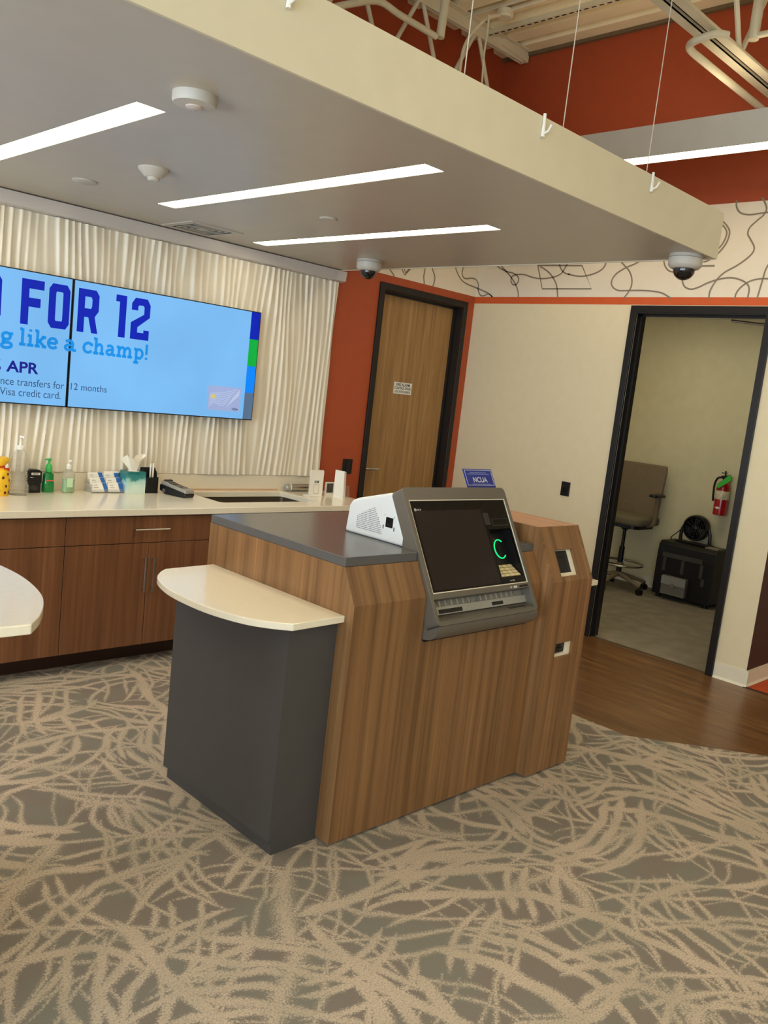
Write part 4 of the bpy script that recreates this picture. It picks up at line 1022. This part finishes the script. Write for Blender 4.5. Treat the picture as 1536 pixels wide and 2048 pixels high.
M_spot = mat('dark_brown_spots', (74, 34, 20), 0.5)
M_red = mat('red_ribbon', (186, 60, 24), 0.5)

# yellow spotted bag
yb_ = thing('treat_bag', 'yellow spotted treat bag tied with a red ribbon on the counter', 'bag', (1.737, 4.60, Z0))
cxb, cyb = 1.737, 4.60
obj('pouch', MB().lathe([(0.046, 0), (0.050, 0.006), (0.051, 0.06), (0.050, 0.11), (0.044, 0.135), (0.022, 0.148), (0.016, 0.152), (0.022, 0.158), (0.040, 0.175), (0.048, 0.19), (0.046, 0.203), (0.03, 0.20)], (cxb, cyb, Z0), 20), M_yellow, yb_, smooth=True)
obj('ribbon', MB().lathe([(0.018, 0.146), (0.026, 0.150), (0.026, 0.156), (0.018, 0.160)], (cxb, cyb, Z0), 20).box(cxb+0.012, cxb+0.040, cyb-0.03, cyb-0.024, Z0+0.135, Z0+0.150), M_red, yb_, smooth=True)
for k, (a, z) in enumerate(((-10, 0.02), (-75, 0.03), (-35, 0.055), (-100, 0.07), (-8, 0.085), (-55, 0.10), (-22, 0.118), (-85, 0.118), (-40, 0.02), (10, 0.05))):
    a = R(a-35); rr_ = 0.0515 if z < 0.11 else 0.0495
    cx, cy = cxb+rr_*math.cos(a), cyb+rr_*math.sin(a)
    e1 = Vector((-math.sin(a), math.cos(a), 0)); e2 = Vector((0, 0, 1)); nn_ = Vector((math.cos(a), math.sin(a), 0)); cc = Vector((cx, cy, Z0+z))
    obj('spot', MB().add([cc+nn_*0.001+(e1*math.cos(R(t_))*0.007+e2*math.sin(R(t_))*0.008) for t_ in range(0, 360, 45)], [tuple(range(8))]), M_spot, yb_)

# clear pump bottle
bt = thing('pump_bottle', 'large clear ribbed plastic bottle with a pump on the counter', 'bottle', (1.845, 4.615, Z0))
pr = [(0.048, 0), (0.053, 0.006)]
for k in range(5): pr += [(0.053, 0.012+k*0.006), (0.050, 0.015+k*0.006)]
pr += [(0.052, 0.05), (0.042, 0.07)]
for k in range(5): pr += [(0.043, 0.075+k*0.012), (0.040, 0.081+k*0.012)]
pr += [(0.046, 0.14), (0.052, 0.15), (0.050, 0.153), (0.053, 0.158), (0.053, 0.175), (0.046, 0.205), (0.034, 0.228), (0.018, 0.245), (0.017, 0.252)]
obj('bottle_body', MB().lathe(pr, (1.845, 4.615, Z0), 28), M_clear, bt, smooth=True)
obj('collar', MB().lathe([(0.020, 0.246), (0.021, 0.248), (0.021, 0.262), (0.015, 0.267), (0.007, 0.27), (0.007, 0.29)], (1.845, 4.615, Z0), 20), M_white, bt, smooth=True)
obj('pump_spout', MB().tube([(1.845, 4.615, Z0+0.285), (1.845, 4.615, Z0+0.305), (1.838, 4.605, Z0+0.316), (1.852, 4.58, Z0+0.314)], 0.006, 8), M_white, bt, smooth=True)

# stamp
sp = thing('date_stamp', 'black self-inking stamp with a white label on the counter', 'stamp', (1.955, 4.685, Z0))
x0, x1, y0, y1 = 1.915, 1.993, 4.665, 4.715
obj('body', MB().prism([(x0+0.006, Z0), (x1-0.006, Z0), (x1-0.004, Z0+0.05), (x1, Z0+0.06), (x1, Z0+0.118), (x1-0.016, Z0+0.129), (x0+0.02, Z0+0.131), (x0, Z0+0.124), (x0, Z0+0.06), (x0+0.005, Z0+0.05)], 'y', y0, y1), M_black, sp, bevel=0.003)
obj('label_plate', MB().box(x0+0.018, x1-0.012, y0-0.0015, y0, Z0+0.101, Z0+0.113), M_paper, sp)
obj('print', MB().box(x0+0.024, x1-0.020, y0-0.002, y0-0.0015, Z0+0.105, Z0+0.109), M_ink, sp)
obj('logo_mark', MB().prism([(x0+0.012, Z0+0.089), (x0+0.034, Z0+0.085), (x0+0.014, Z0+0.085)], 'y', y0-0.0012, y0), M_paper, sp)
obj('window', MB().prism([(x0+0.008, Z0+0.016), (x1-0.022, Z0+0.016), (x1-0.022, Z0+0.036), (x1-0.034, Z0+0.036), (x1-0.036, Z0+0.044), (x0+0.024, Z0+0.044), (x0+0.022, Z0+0.036), (x0+0.008, Z0+0.036)], 'y', y0-0.0012, y0), M_smoke, sp)

# green soap bottle
so = thing('soap_bottle', 'dark green liquid soap bottle with a green pump', 'soap bottle', (2.043, 4.70, Z0))
obj('bottle_body', MB().lathe([(0.031, 0), (0.034, 0.004), (0.034, 0.052), (0.031, 0.060), (0.030, 0.10), (0.026, 0.108), (0.014, 0.112)], (2.043, 4.70, Z0), 24, 1.0, 0.75), M_green_liq, so, smooth=True)
obj('label_print', MB().box(2.020, 2.060, 4.6725, 4.675, Z0+0.066, Z0+0.072), mat('red_label_print', (210, 90, 80), 0.5), so)
obj('collar', MB().lathe([(0.015, 0.112), (0.018, 0.116), (0.019, 0.13), (0.018, 0.15), (0.010, 0.16), (0.006, 0.163), (0.006, 0.178)], (2.043, 4.70, Z0), 20), M_green_pump, so, smooth=True)
obj('pump_spout', MB().tube([(2.050, 4.70, Z0+0.183), (2.036, 4.695, Z0+0.186), (2.014, 4.685, Z0+0.187)], [0.009, 0.006, 0.004], 8), M_green_pump, so, smooth=True)

# sanitiser bottle
sa = thing('sanitizer_bottle', 'clear sanitizer bottle half filled with pale green gel', 'bottle', (2.152, 4.68, Z0))
obj('gel', MB().lathe([(0.029, 0.002), (0.033, 0.006), (0.033, 0.075), (0.0, 0.076)], (2.152, 4.68, Z0), 24, 1.0, 0.72), M_green_pale, sa, smooth=True)
obj('bottle_body', MB().lathe([(0.031, 0), (0.036, 0.004), (0.036, 0.10), (0.030, 0.122), (0.015, 0.132), (0.014, 0.138)], (2.152, 4.68, Z0), 24, 1.0, 0.75), M_clear, sa, smooth=True)
obj('label_print', MB().box(2.132, 2.166, 4.6515, 4.6525, Z0+0.034, Z0+0.086), mat('pale_mint_label', (196, 226, 190), 0.5), sa)
obj('collar', MB().lathe([(0.015, 0.136), (0.016, 0.138), (0.015, 0.156), (0.006, 0.166), (0.006, 0.175)], (2.152, 4.68, Z0), 18), M_white, sa, smooth=True)
obj('pump_spout', MB().tube([(2.152, 4.68, Z0+0.172), (2.152, 4.678, Z0+0.184), (2.158, 4.66, Z0+0.182)], 0.0055, 8), M_white, sa, smooth=True)

# card holder with six stacks
ch = thing('card_holder', 'clear acrylic holder for six stacks of business cards', 'card holder', (2.385, 4.69, Z0))
hm = MB().box(2.285, 2.487, 4.650, 4.752, Z0, Z0+0.004)
for k in range(3):
    yy = 4.656+k*0.030; zz = Z0+0.004+k*0.026
    hm.box(2.285, 2.487, yy-0.004, yy-0.002, zz, zz+0.018)
hm.box(2.283, 2.285, 4.650, 4.752, Z0, Z0+0.05).box(2.487, 2.489, 4.650, 4.752, Z0, Z0+0.05)
obj('tray', hm, M_acryl, ch)
names_ = [['lower', 'middle', 'upper'][k] for k in range(3)]
for k in range(3):
    for c_ in range(2):
        a = 2.290+c_*0.099; yy = 4.657+k*0.030; zz = Z0+0.006+k*0.026
        t = thing('business_cards', 'stack of white and blue business cards in the %s tier, %s' % (names_[k], ['stamp side', 'tissue box side'][c_]), 'cards', (a+0.047, yy+0.007, zz), 'business cards in the acrylic holder')
        dy = 0.010
        m = MB().add([(x, y+(z-zz)*0.22, z) for x in (a, a+0.094) for y in (yy, yy+dy) for z in (zz, zz+0.053+(0.008 if (k == 2 and c_ == 1) else 0))], [(0, 1, 3, 2), (4, 6, 7, 5), (0, 4, 5, 1), (2, 3, 7, 6), (0, 2, 6, 4), (1, 5, 7, 3)])
        obj('card_stack', m, M_paper, t)
        def cp(u, v): return (a+u*0.094, yy-0.0008+(v*0.053)*0.22, zz+v*0.053)
        obj('swoosh', MB().add([cp(0.66, 1.0), cp(0.70, .6), cp(0.80, .0), cp(1.0, 0), cp(1.0, .6), cp(1.0, 1)] if c_ == 1 else [cp(0.62, 1), cp(0.72, .55), cp(0.80, 0), cp(1, 0), cp(1, .5), cp(.92, 1)], [(0, 1, 2, 3, 4, 5)]), M_cardblue, t)
        obj('print', MB().add([cp(0.10, .70), cp(.36, .70), cp(.36, .76), cp(.10, .76), cp(0.10, .46), cp(.42, .46), cp(.42, .51), cp(.10, .51)], [(0, 1, 2, 3), (4, 5, 6, 7)]), M_grey_lab, t)

# tissue box
tmat, tb_, tt = newmat('teal_watercolour_box')
g_ = tt.node('ShaderNodeNewGeometry'); sp_ = tt.node('ShaderNodeSeparateXYZ'); tt.link(g_.outputs['Position'], sp_.inputs[0])
nz_ = tt.noise(g_.outputs['Position'], 26, 3)
hgt = tt.math('ADD', tt.math('MULTIPLY', tt.math('SUBTRACT', sp_.outputs[2], Z0), 7.5), tt.math('MULTIPLY', tt.math('SUBTRACT', nz_, 0.5), 0.55))
tt.link(tt.ramp(hgt, [(0.25, rgb((206, 226, 216))), (0.52, rgb((172, 214, 206))), (0.66, rgb((62, 140, 138))), (0.95, rgb((34, 108, 110)))]), tb_.inputs['Base Color'])
tb_.inputs['Roughness'].default_value = 0.25
tbx = thing('tissue_box', 'teal and white tissue box with a tissue pulled out', 'tissue box', (2.55, 4.68, Z0))
obj('carton', MB().box(2.492, 2.612, 4.628, 4.728, Z0, Z0+0.132), tmat, tbx, bevel=0.002)
obj('opening', MB().lathe([(0.034, 0), (0.034, 0.0012), (0.0, 0.0012)], (2.552, 4.68, Z0+0.132), 20), M_white, tbx)
tp_ = []
tm = MB(); nseg = 14
for j in range(6):
    h = j/5
    for i in range(nseg):
        a = 2*math.pi*i/nseg; r_ = (0.022+0.028*h)*(1+0.35*math.sin(3*a+1.0)*h+0.2*math.sin(5*a))
        tm.v.append(Vector((2.552+r_*math.cos(a)*(1+0.3*h)-0.006*h, 4.68+r_*0.55*math.sin(a), Z0+0.133+h*(0.075+0.028*math.sin(2*a+0.6)))))
for j in range(5):
    for i in range(nseg):
        tm.f.append((j*nseg+i, j*nseg+(i+1) % nseg, (j+1)*nseg+(i+1) % nseg, (j+1)*nseg+i))
obj('tissue', tm, M_tissue, tbx, smooth=True)

# pen cup
pc = thing('pen_organizer', 'black plastic pen organizer beside the tissue box', 'pen holder', (2.668, 4.70, Z0))
obj('back_cup', MB().prism(rrect(2.618, 2.712, 4.690, 4.728, 0.012), 'z', Z0, Z0+0.15, holes=[rrect(2.622, 2.708, 4.694, 4.724, 0.010)]), M_black, pc)
obj('front_cup', MB().prism(rrect(2.622, 2.708, 4.640, 4.688, 0.010), 'z', Z0, Z0+0.098, holes=[rrect(2.626, 2.704, 4.644, 4.684, 0.008)]), M_black, pc)
obj('cup_floor', MB().box(2.624, 2.706, 4.642, 4.726, Z0, Z0+0.01), M_black, pc)
obj('rounded_ear', MB().prism([(2.690, Z0+0.09), (2.712, Z0+0.09), (2.712, Z0+0.115), (2.708, Z0+0.130), (2.700, Z0+0.142), (2.688, Z0+0.15)], 'y', 4.676, 4.691), M_black, pc)
for k, (dx, h, lb) in enumerate(((0.0, 0.178, 'white pen standing upright in the black organizer'), (0.017, 0.182, 'cream pen leaning in the black organizer'))):
    b0 = Vector((2.658+dx, 4.664, Z0+0.012)); b1 = Vector((2.660+dx*1.05, 4.668, Z0+h))
    tag(obj('pen', MB().tube([b0, b0.lerp(b1, 0.1), b0.lerp(b1, 0.9), b1], [0.002, 0.0055, 0.0055, 0.0045], 10), M_white if k == 0 else M_paper, smooth=True), lb, 'pen')

# payment terminal
pt = thing('payment_terminal', 'silver and black payment terminal lying beside the pen organizer', 'card terminal', (2.79, 4.57, Z0))
MT = Matrix.Translation((2.79, 4.565, Z0)) @ Matrix.Rotation(R(14), 4, 'Z')
def tprof(zs): return zs
low_ = MB().prism([(-0.105, 0.0), (0.06, 0.0), (0.105, 0.02), (0.105, 0.058), (-0.105, 0.028), (-0.115, 0.018)], 'x', -0.042, 0.042)
obj('base', low_.xf(MT), M_black, pt, bevel=0.006)
top_ = MB().prism([(-0.112, 0.026), (0.100, 0.057), (0.092, 0.082), (0.02, 0.066), (-0.100, 0.050), (-0.112, 0.044)], 'x', -0.038, 0.038)
tpo = obj('cover', top_.xf(MT), M_silver, pt, bevel=0.005)
def slope(y): return 0.066+(y-0.02)*0.222 if y > 0.02 else 0.050+(y+0.100)*0.1333
def tpl(xa, xb, ya, yb, h=0.002): return MB().add([(x, y, slope(y)+k) for x in (xa, xb) for y in (ya, yb) for k in (0.0, h)], [(0, 1, 3, 2), (4, 6, 7, 5), (0, 4, 5, 1), (2, 3, 7, 6), (0, 2, 6, 4), (1, 5, 7, 3)]).xf(MT)
obj('screen', tpl(-0.026, 0.026, -0.070, -0.020), M_black_gloss, tpo)
for r_ in range(3):
    for c_ in range(3):
        obj('key', tpl(-0.026+c_*0.019, -0.026+c_*0.019+0.014, -0.008+r_*0.022, -0.008+r_*0.022+0.014, 0.003), M_smoke, tpo)
obj('paper_slot', tpl(-0.03, 0.03, 0.066, 0.084, 0.006), M_black, tpo)
obj('hinge_knob', MB().tube([(-0.050, 0.06, 0.022), (-0.040, 0.06, 0.022)], 0.013, 12).xf(MT), M_chrome, pt, smooth=True)
tag(obj('terminal_cable', MB().tube(catmull([(2.81, 4.66, Z0+0.03), (2.86, 4.66, Z0+0.02), (2.91, 4.63, Z0+0.004), (2.935, 4.66, Z0+0.004), (2.92, 4.74, Z0+0.004)], 6), 0.003, 6), M_black, smooth=True), 'thin black cable running from the payment terminal', 'cable')

# things right of the sink
cy = thing('steel_cylinder', 'brushed steel cylinder lying against the backsplash behind the sink', 'cylinder', (3.86, 4.722, Z0))
obj('tube', MB().tube([(3.80, 4.722, Z0+0.027), (3.98, 4.722, Z0+0.027)], 0.026, 20), M_chrome, cy, smooth=True)
obj('end_cap', MB().tube([(3.755, 4.722, Z0+0.027), (3.765, 4.722, Z0+0.027), (3.792, 4.722, Z0+0.027)], [0.014, 0.025, 0.027], 20), M_silver, cy, smooth=True)
obj('band', MB().tube([(3.792, 4.722, Z0+0.027), (3.80, 4.722, Z0+0.027)], 0.028, 20), M_white, cy, smooth=True)
obj('reflection_strip', MB().box(3.0, 3.72, 4.755, 4.7615, Z0, Z0+0.010), mat('painted_copper_reflection', (200, 164, 132), 0.4), bpy.data.objects['backsplash'])  # brownish reflection at the backsplash foot, built as a coloured strip
# white countertop dispenser
di = thing('brochure_stand', 'tall white brochure stand with a device picture beside the sink', 'stand', (3.84, 4.50, Z0))
obj('base', MB().box(3.782, 3.902, 4.478, 4.545, Z0, Z0+0.008), M_white, di, bevel=0.002)
obj('front_panel', MB().prism(rrect(3.785, 3.900, Z0+0.006, Z0+0.186, 0.012), 'y', 4.482, 4.488), M_paper, di)
obj('back_panel', MB().prism(rrect(3.792, 3.893, Z0+0.006, Z0+0.178, 0.012), 'y', 4.50, 4.504), M_white, di)
M_sketch = mat('pale_picture_print', (206, 198, 182), 0.7)
obj('device_picture', MB().prism(rrect(3.816, 3.866, Z0+0.02, Z0+0.088, 0.006), 'y', 4.4812, 4.482, holes=[rrect(3.820, 3.862, Z0+0.024, Z0+0.084, 0.004)]), M_sketch, di)
obj('device_picture', MB().prism(rrect(3.820, 3.860, Z0+0.095, Z0+0.113, 0.006), 'y', 4.4812, 4.482), M_silver, di)
obj('device_picture', MB().box(3.850, 3.858, 4.4808, 4.482, Z0+0.097, Z0+0.110), M_smoke, di)
# small framed device
fd = thing('framed_picture', 'small white framed picture beside the brochure stand', 'picture frame', (4.01, 4.54, Z0))
obj('frame', MB().prism([(3.972, Z0), (4.052, Z0), (4.052, Z0+0.095), (3.972, Z0+0.095)], 'y', 4.530, 4.542, holes=[[(3.980, Z0+0.018), (4.046, Z0+0.018), (4.046, Z0+0.086), (3.980, Z0+0.086)]]), M_white, fd)
obj('picture', MB().box(3.976, 4.050, 4.536, 4.541, Z0+0.012, Z0+0.090), mat('dark_grey_picture', (92, 88, 84), 0.3, var=0.35, vscale=40), fd)
obj('easel', MB().box(4.0, 4.02, 4.542, 4.575, Z0, Z0+0.05), M_black, fd)
# tent card
tc = thing('tent_card', 'blank white folded tent card standing on the counter end', 'card', (4.01, 4.41, Z0))
def slab(a, b, h, lean, th=0.003):
    a = Vector(a); b = Vector(b); n_ = (b-a).cross(Vector((0, 0, 1))).normalized()*th
    t_ = Vector((lean[0], lean[1], h))
    P = [a, b, b+t_, a+t_]
    return MB().add([p for p in P]+[p+n_ for p in P], [(0, 1, 2, 3), (7, 6, 5, 4), (0, 4, 5, 1), (1, 5, 6, 2), (2, 6, 7, 3), (3, 7, 4, 0)])
obj('front_leaf', slab((3.990, 4.462, Z0), (4.000, 4.372, Z0), 0.195, (-0.005, -0.004)), M_paper, tc)
obj('side_leaf', slab((4.000, 4.372, Z0), (4.036, 4.392, Z0), 0.192, (-0.032, -0.020)), M_paper, tc)
tag(obj('acrylic_stand', slab((4.075, 4.475, Z0), (4.10, 4.415, Z0), 0.085, (0.0, 0.01)).add(slab((4.060, 4.47, Z0), (4.125, 4.43, Z0), 0.003, (0, 0)).v, [(0, 1, 2, 3), (7, 6, 5, 4), (0, 4, 5, 1), (1, 5, 6, 2), (2, 6, 7, 3), (3, 7, 4, 0)]), M_acryl), 'small empty clear acrylic stand beside the tent card', 'stand')

# ------------------------------------------------------------------ small office behind the doorway
tag(obj('added_office_light', MB().box(6.5, 7.1, 3.1, 4.3, 2.675, 2.70), M_office_lamp), 'added flat office light out of sight above the stool', 'light')  # lamp added out of view to light the office
st_ = thing('drafting_stool', 'tan drafting stool with armrest and chrome foot ring in the office', 'stool', (7.60, 4.16, 0))
bx, by = 7.60, 4.16
def backrest():
    m = MB(); ny, nz = 10, 8; pts = []
    for s_ in (0, 1):
        for j in range(nz+1):
            z = 0.70+0.545*j/nz
            for i in range(ny+1):
                u = i/ny*2-1; hw = 0.235+0.015*(j/nz)-(0.02 if j == 0 else 0)-(0.012 if j == nz else 0)
                x = bx+0.235+0.05*(j/nz)-0.035*(1-u*u)*-1*0.6+(0.045 if s_ else 0.0)
                pts.append((x, by+0.055+u*hw, z))
    w = ny+1; n = w*(nz+1); fs = []
    for j in range(nz):
        for i in range(ny):
            a = j*w+i; fs += [(a, a+1, a+w+1, a+w), (n+a, n+a+w, n+a+w+1, n+a+1)]
    for j in range(nz):
        for a, d in ((j*w, w), (j*w+ny, w)): fs.append((a, a+d, n+a+d, n+a))
    for i in range(ny):
        for a in (i, nz*w+i): fs.append((a, a+1, n+a+1, n+a))
    return m.add(pts, fs)
obj('backrest', backrest(), M_fabric, st_, smooth=True, bevel=0.012)
obj('seat_cushion', MB().prism(rrect(bx-0.24, bx+0.24, by-0.26, by+0.28, 0.09, 5), 'z', 0.665, 0.745), M_seatfab, st_, smooth=True, bevel=0.025, seg=3)
obj('seat_pan', MB().prism(rrect(bx-0.2, bx+0.2, by-0.22, by+0.24, 0.08, 5), 'z', 0.63, 0.667), M_black, st_)
for s_ in (-1, 1):
    ay = by+0.02+s_*0.30
    obj('armrest', MB().prism(rrect(bx-0.10, bx+0.12, ay-0.042, ay+0.042, 0.035, 5), 'z', 0.955, 0.982), M_black, st_, bevel=0.008)
    obj('arm_post', MB().tube([(bx+0.02, ay, 0.96), (bx+0.02, ay+s_*0.01, 0.80), (bx+0.02, ay, 0.69), (bx+0.02, ay-s_*0.10, 0.65)], 0.022, 10), M_fabric, st_, smooth=True)
obj('gas_column', MB().tube([(bx, by, 0.12), (bx, by, 0.42)], 0.027, 14).tube([(bx, by, 0.42), (bx, by, 0.60)], 0.017, 12).lathe([(0.03, 0.59), (0.07, 0.635)], (bx, by, 0), 16), M_black, st_, smooth=True)
ring = [(bx+0.22*math.cos(R(a)), by+0.22*math.sin(R(a)), 0.255) for a in range(0, 360, 12)]
fr2 = MB().tube(ring, 0.011, 10, closed=True)
for a in (20, 140, 260): fr2.tube([(bx, by, 0.235), (bx+0.22*math.cos(R(a)), by+0.22*math.sin(R(a)), 0.255)], 0.008, 8)
fr2.lathe([(0.034, 0.215), (0.036, 0.22), (0.036, 0.26), (0.03, 0.265)], (bx, by, 0), 18)
obj('foot_ring', fr2, M_chrome, st_, smooth=True, label='chrome foot ring')
for k in range(5):
    a = R(255+72*k); ex, ey = bx+0.30*math.cos(a), by+0.30*math.sin(a)
    lg = obj('leg', MB().tube([(bx+0.02*math.cos(a), by+0.02*math.sin(a), 0.145), (bx+0.16*math.cos(a), by+0.16*math.sin(a), 0.115), (ex, ey, 0.078)], [0.026, 0.02, 0.015], 10), mat('tan_stool_base', (140, 124, 98), 0.5), st_, smooth=True)
    pa = Vector((-math.sin(a), math.cos(a), 0))
    obj('caster', MB().tube([Vector((ex, ey, 0.030))-pa*0.022, Vector((ex, ey, 0.030))+pa*0.022], 0.030, 14).tube([(ex, ey, 0.05), (ex, ey, 0.085)], 0.012, 8), M_black, lg, smooth=True)

# cash machine on the office floor
cm = thing('cash_recycler', 'black cash counting machine with silver drawer on the office floor', 'cash machine', (7.84, 3.54, 0))
mx0, mx1, my0, my1, mz = 7.68, 8.005, 3.25, 3.825, 0.55
M_bk2 = mat('black_machine_shell', (13, 11, 10), 0.5, var=0.1)
obj('body', MB().prism([(mx0, 0.035), (mx1, 0.035), (mx1, mz), (mx0+0.05, mz), (mx0+0.012, mz-0.03), (mx0, mz-0.12)], 'y', my0, my1), M_bk2, cm, bevel=0.006)
for yy in (my0+0.05, my1-0.05):
    for xx in (mx0+0.05, mx1-0.05):
        obj('foot', MB().lathe([(0.025, 0), (0.025, 0.036)], (xx, yy, 0), 12), M_bk2, cm)
def mp(u, v): q = at(u, v, x=mx0); return q.y, q.z
M_mgrey = mat('grey_machine_plastic', (70, 66, 60), 0.45); M_msil = mat('silver_machine_plastic', (120, 114, 104), 0.4)
ya, za = mp(1326, 1112); yb2, zb2 = mp(1406, 1128)
obj('top_bar', MB().box(mx0-0.012, mx0+0.02, yb2, ya, 0.405, 0.448), M_mgrey, cm)
for k in range(3):
    yy = ya-0.02-k*(ya-yb2-0.03)/2.0
    obj('guide', MB().box(mx0-0.006, mx0+0.02, yy-0.022, yy+0.010, 0.27, 0.40), M_mgrey, cm)
ys, z_t = mp(1329, 1151); ye, _ = mp(1377, 1160)
dr_ = obj('note_drawer', MB().box(mx0-0.05, mx0+0.01, ye, ys, 0.055, 0.235), M_msil, cm, bevel=0.004)
obj('drawer_lip', MB().box(mx0-0.058, mx0-0.05, ye, ys, 0.155, 0.232), M_silver, dr_)
obj('drawer_latch', MB().box(mx0-0.066, mx0-0.058, (ys+ye)/2-0.016, (ys+ye)/2+0.016, 0.135, 0.17), M_chrome, dr_)
yl, _ = mp(1406, 1165)
obj('side_latch', MB().box(mx0-0.006, mx0+0.01, yl-0.012, yl+0.02, 0.20, 0.27), M_mgrey, cm)
tag(obj('note_pad', MB().box(7.76, 7.86, my0+0.03, my0+0.15, mz+0.0005, mz+0.012), mat('grey_pad', (150, 140, 112), 0.7)), 'pale note pad lying on the black cash machine', 'note pad')
# fan
fn = thing('desk_fan', 'black round desk fan standing on the cash machine', 'fan', (7.88, 3.62, mz))
fc = at(1393, 1056, x=7.88); fcy, fcz = fc.y, fc.z
MF = Matrix.Translation((7.88, fcy, fcz)) @ Matrix.Rotation(R(-90), 4, 'Y') @ Matrix.Rotation(R(0), 4, 'X')
FR = 0.118
obj('shroud', MB().lathe([(FR, -0.05), (FR+0.006, -0.03), (FR+0.006, 0.03), (FR, 0.045), (FR-0.012, 0.045), (FR-0.016, 0.02), (FR-0.02, -0.05)], (0, 0, 0), 32).xf(MF), M_black, fn, smooth=True)
gm = MB()
for r_ in (0.035, 0.06, 0.085):
    gm.tube([(r_*math.cos(R(a)), r_*math.sin(R(a)), 0.04) for a in range(0, 360, 15)], 0.003, 6, closed=True)
for a in range(0, 360, 30): gm.tube([(0.02*math.cos(R(a)), 0.02*math.sin(R(a)), 0.042), (FR*math.cos(R(a)), FR*math.sin(R(a)), 0.038)], 0.003, 6)
gm.lathe([(0.024, 0.036), (0.024, 0.044), (0.014, 0.050)], (0, 0, 0), 16)
obj('grille', gm.xf(MF), M_black, fn, smooth=True)
for k in range(3):
    a = 120*k
    bm_ = MB().add([Vector((0.02, -0.012, 0.012)), Vector((0.095, -0.040, 0.02)), Vector((0.10, 0.035, -0.012)), Vector((0.02, 0.014, -0.010))], [(0, 1, 2, 3)])
    bm_.add([p+Vector((0, 0, 0.003)) for p in bm_.v], [(3, 2, 1, 0)])
    obj('blade', bm_.xf(MF @ Matrix.Rotation(R(a), 4, 'Z')), M_smoke, fn)
obj('motor', MB().lathe([(0.02, 0.02), (0.03, 0.015), (0.034, -0.03), (0.028, -0.07), (0.01, -0.08)], (0, 0, 0), 18).xf(MF), M_black, fn, smooth=True)
for s_ in (-1, 1):
    obj('yoke', MB().tube([(7.88, fcy+s_*(FR+0.010), fcz), (7.88, fcy+s_*(FR+0.026), fcz-0.05), (7.89, fcy+s_*(FR+0.03), mz+0.015)], [0.014, 0.016, 0.018], 8), M_black, fn, smooth=True)
obj('stand_foot', MB().box(7.84, 7.94, fcy-FR-0.055, fcy+FR+0.055, mz+0.0005, mz+0.016), M_black, fn, bevel=0.005)
tag(obj('fan_cord', MB().tube(catmull([(7.985, fcy+0.05, fcz-0.03), (7.985, fcy+0.17, fcz-0.04), (7.96, fcy+0.24, mz+0.05), (7.96, fcy+0.28, mz+0.006), (7.9, fcy+0.24, mz+0.006)], 6), 0.0045, 6), M_black, smooth=True), 'thin black cord trailing from the desk fan', 'cord')
# extinguisher on the wall
ex = thing('fire_extinguisher', 'red fire extinguisher with a green tag hung on the office wall', 'fire extinguisher', (7.955, 3.405, 0.865))
ecx, ecy = 7.955, 3.408
M_exred = mat('extinguisher_red', (176, 18, 22), 0.28, coat=0.4)
obj('cylinder', MB().lathe([(0.056, 0), (0.062, 0.006), (0.062, 0.265), (0.055, 0.295), (0.035, 0.318), (0.018, 0.328), (0.016, 0.34)], (ecx, ecy, 0.865), 28), M_exred, ex, smooth=True)
obj('label_band', MB().lathe([(0.0622, 0.150), (0.0628, 0.151), (0.0628, 0.230), (0.0622, 0.231)], (ecx, ecy, 0.865), 28), mat('cream_label', (222, 210, 176), 0.6, var=0.3, vscale=60), ex, smooth=True)
obj('diamond_mark', MB().add([(ecx-0.0645, ecy+0.030, 0.935), (ecx-0.0645, ecy, 0.948), (ecx-0.0645, ecy-0.030, 0.935), (ecx-0.0645, ecy, 0.922)], [(0, 1, 2, 3)]), M_paper, ex)
obj('valve', MB().lathe([(0.018, 0.335), (0.022, 0.34), (0.022, 0.365), (0.014, 0.375)], (ecx, ecy, 0.865), 16).box(ecx-0.07, ecx+0.02, ecy-0.010, ecy+0.010, 1.232, 1.240).box(ecx-0.075, ecx+0.01, ecy-0.010, ecy+0.010, 1.262, 1.270).tube([(ecx, ecy, 1.235), (ecx-0.01, ecy, 1.285)], 0.008, 8), M_black, ex, smooth=True)
obj('hose', MB().tube(catmull([(ecx-0.02, ecy+0.01, 1.225), (ecx-0.03, ecy+0.055, 1.21), (ecx-0.035, ecy+0.075, 1.15), (ecx-0.035, ecy+0.072, 1.05), (ecx-0.03, ecy+0.068, 0.99)], 6), 0.010, 8), M_black, ex, smooth=True)
tg = [at(u, v, x=7.875) for u, v in ((1433, 970), (1436, 977), (1463, 961), (1461, 951), (1456, 952))]
obj('inspection_tag', MB().add([tuple(p) for p in tg]+[(p.x+0.002, p.y, p.z) for p in tg], [(0, 1, 2, 3, 4), (9, 8, 7, 6, 5), (0, 5, 6, 1), (1, 6, 7, 2), (2, 7, 8, 3), (3, 8, 9, 4), (4, 9, 5, 0)]), mat('bright_green_tag', (66, 196, 66), 0.5), ex, label='bright green inspection tag')
obj('wall_bracket', MB().box(8.0, 8.034, ecy-0.02, ecy+0.02, 1.05, 1.25).box(8.008, 8.034, ecy-0.03, ecy+0.03, 1.2, 1.23), M_chrome, ex)
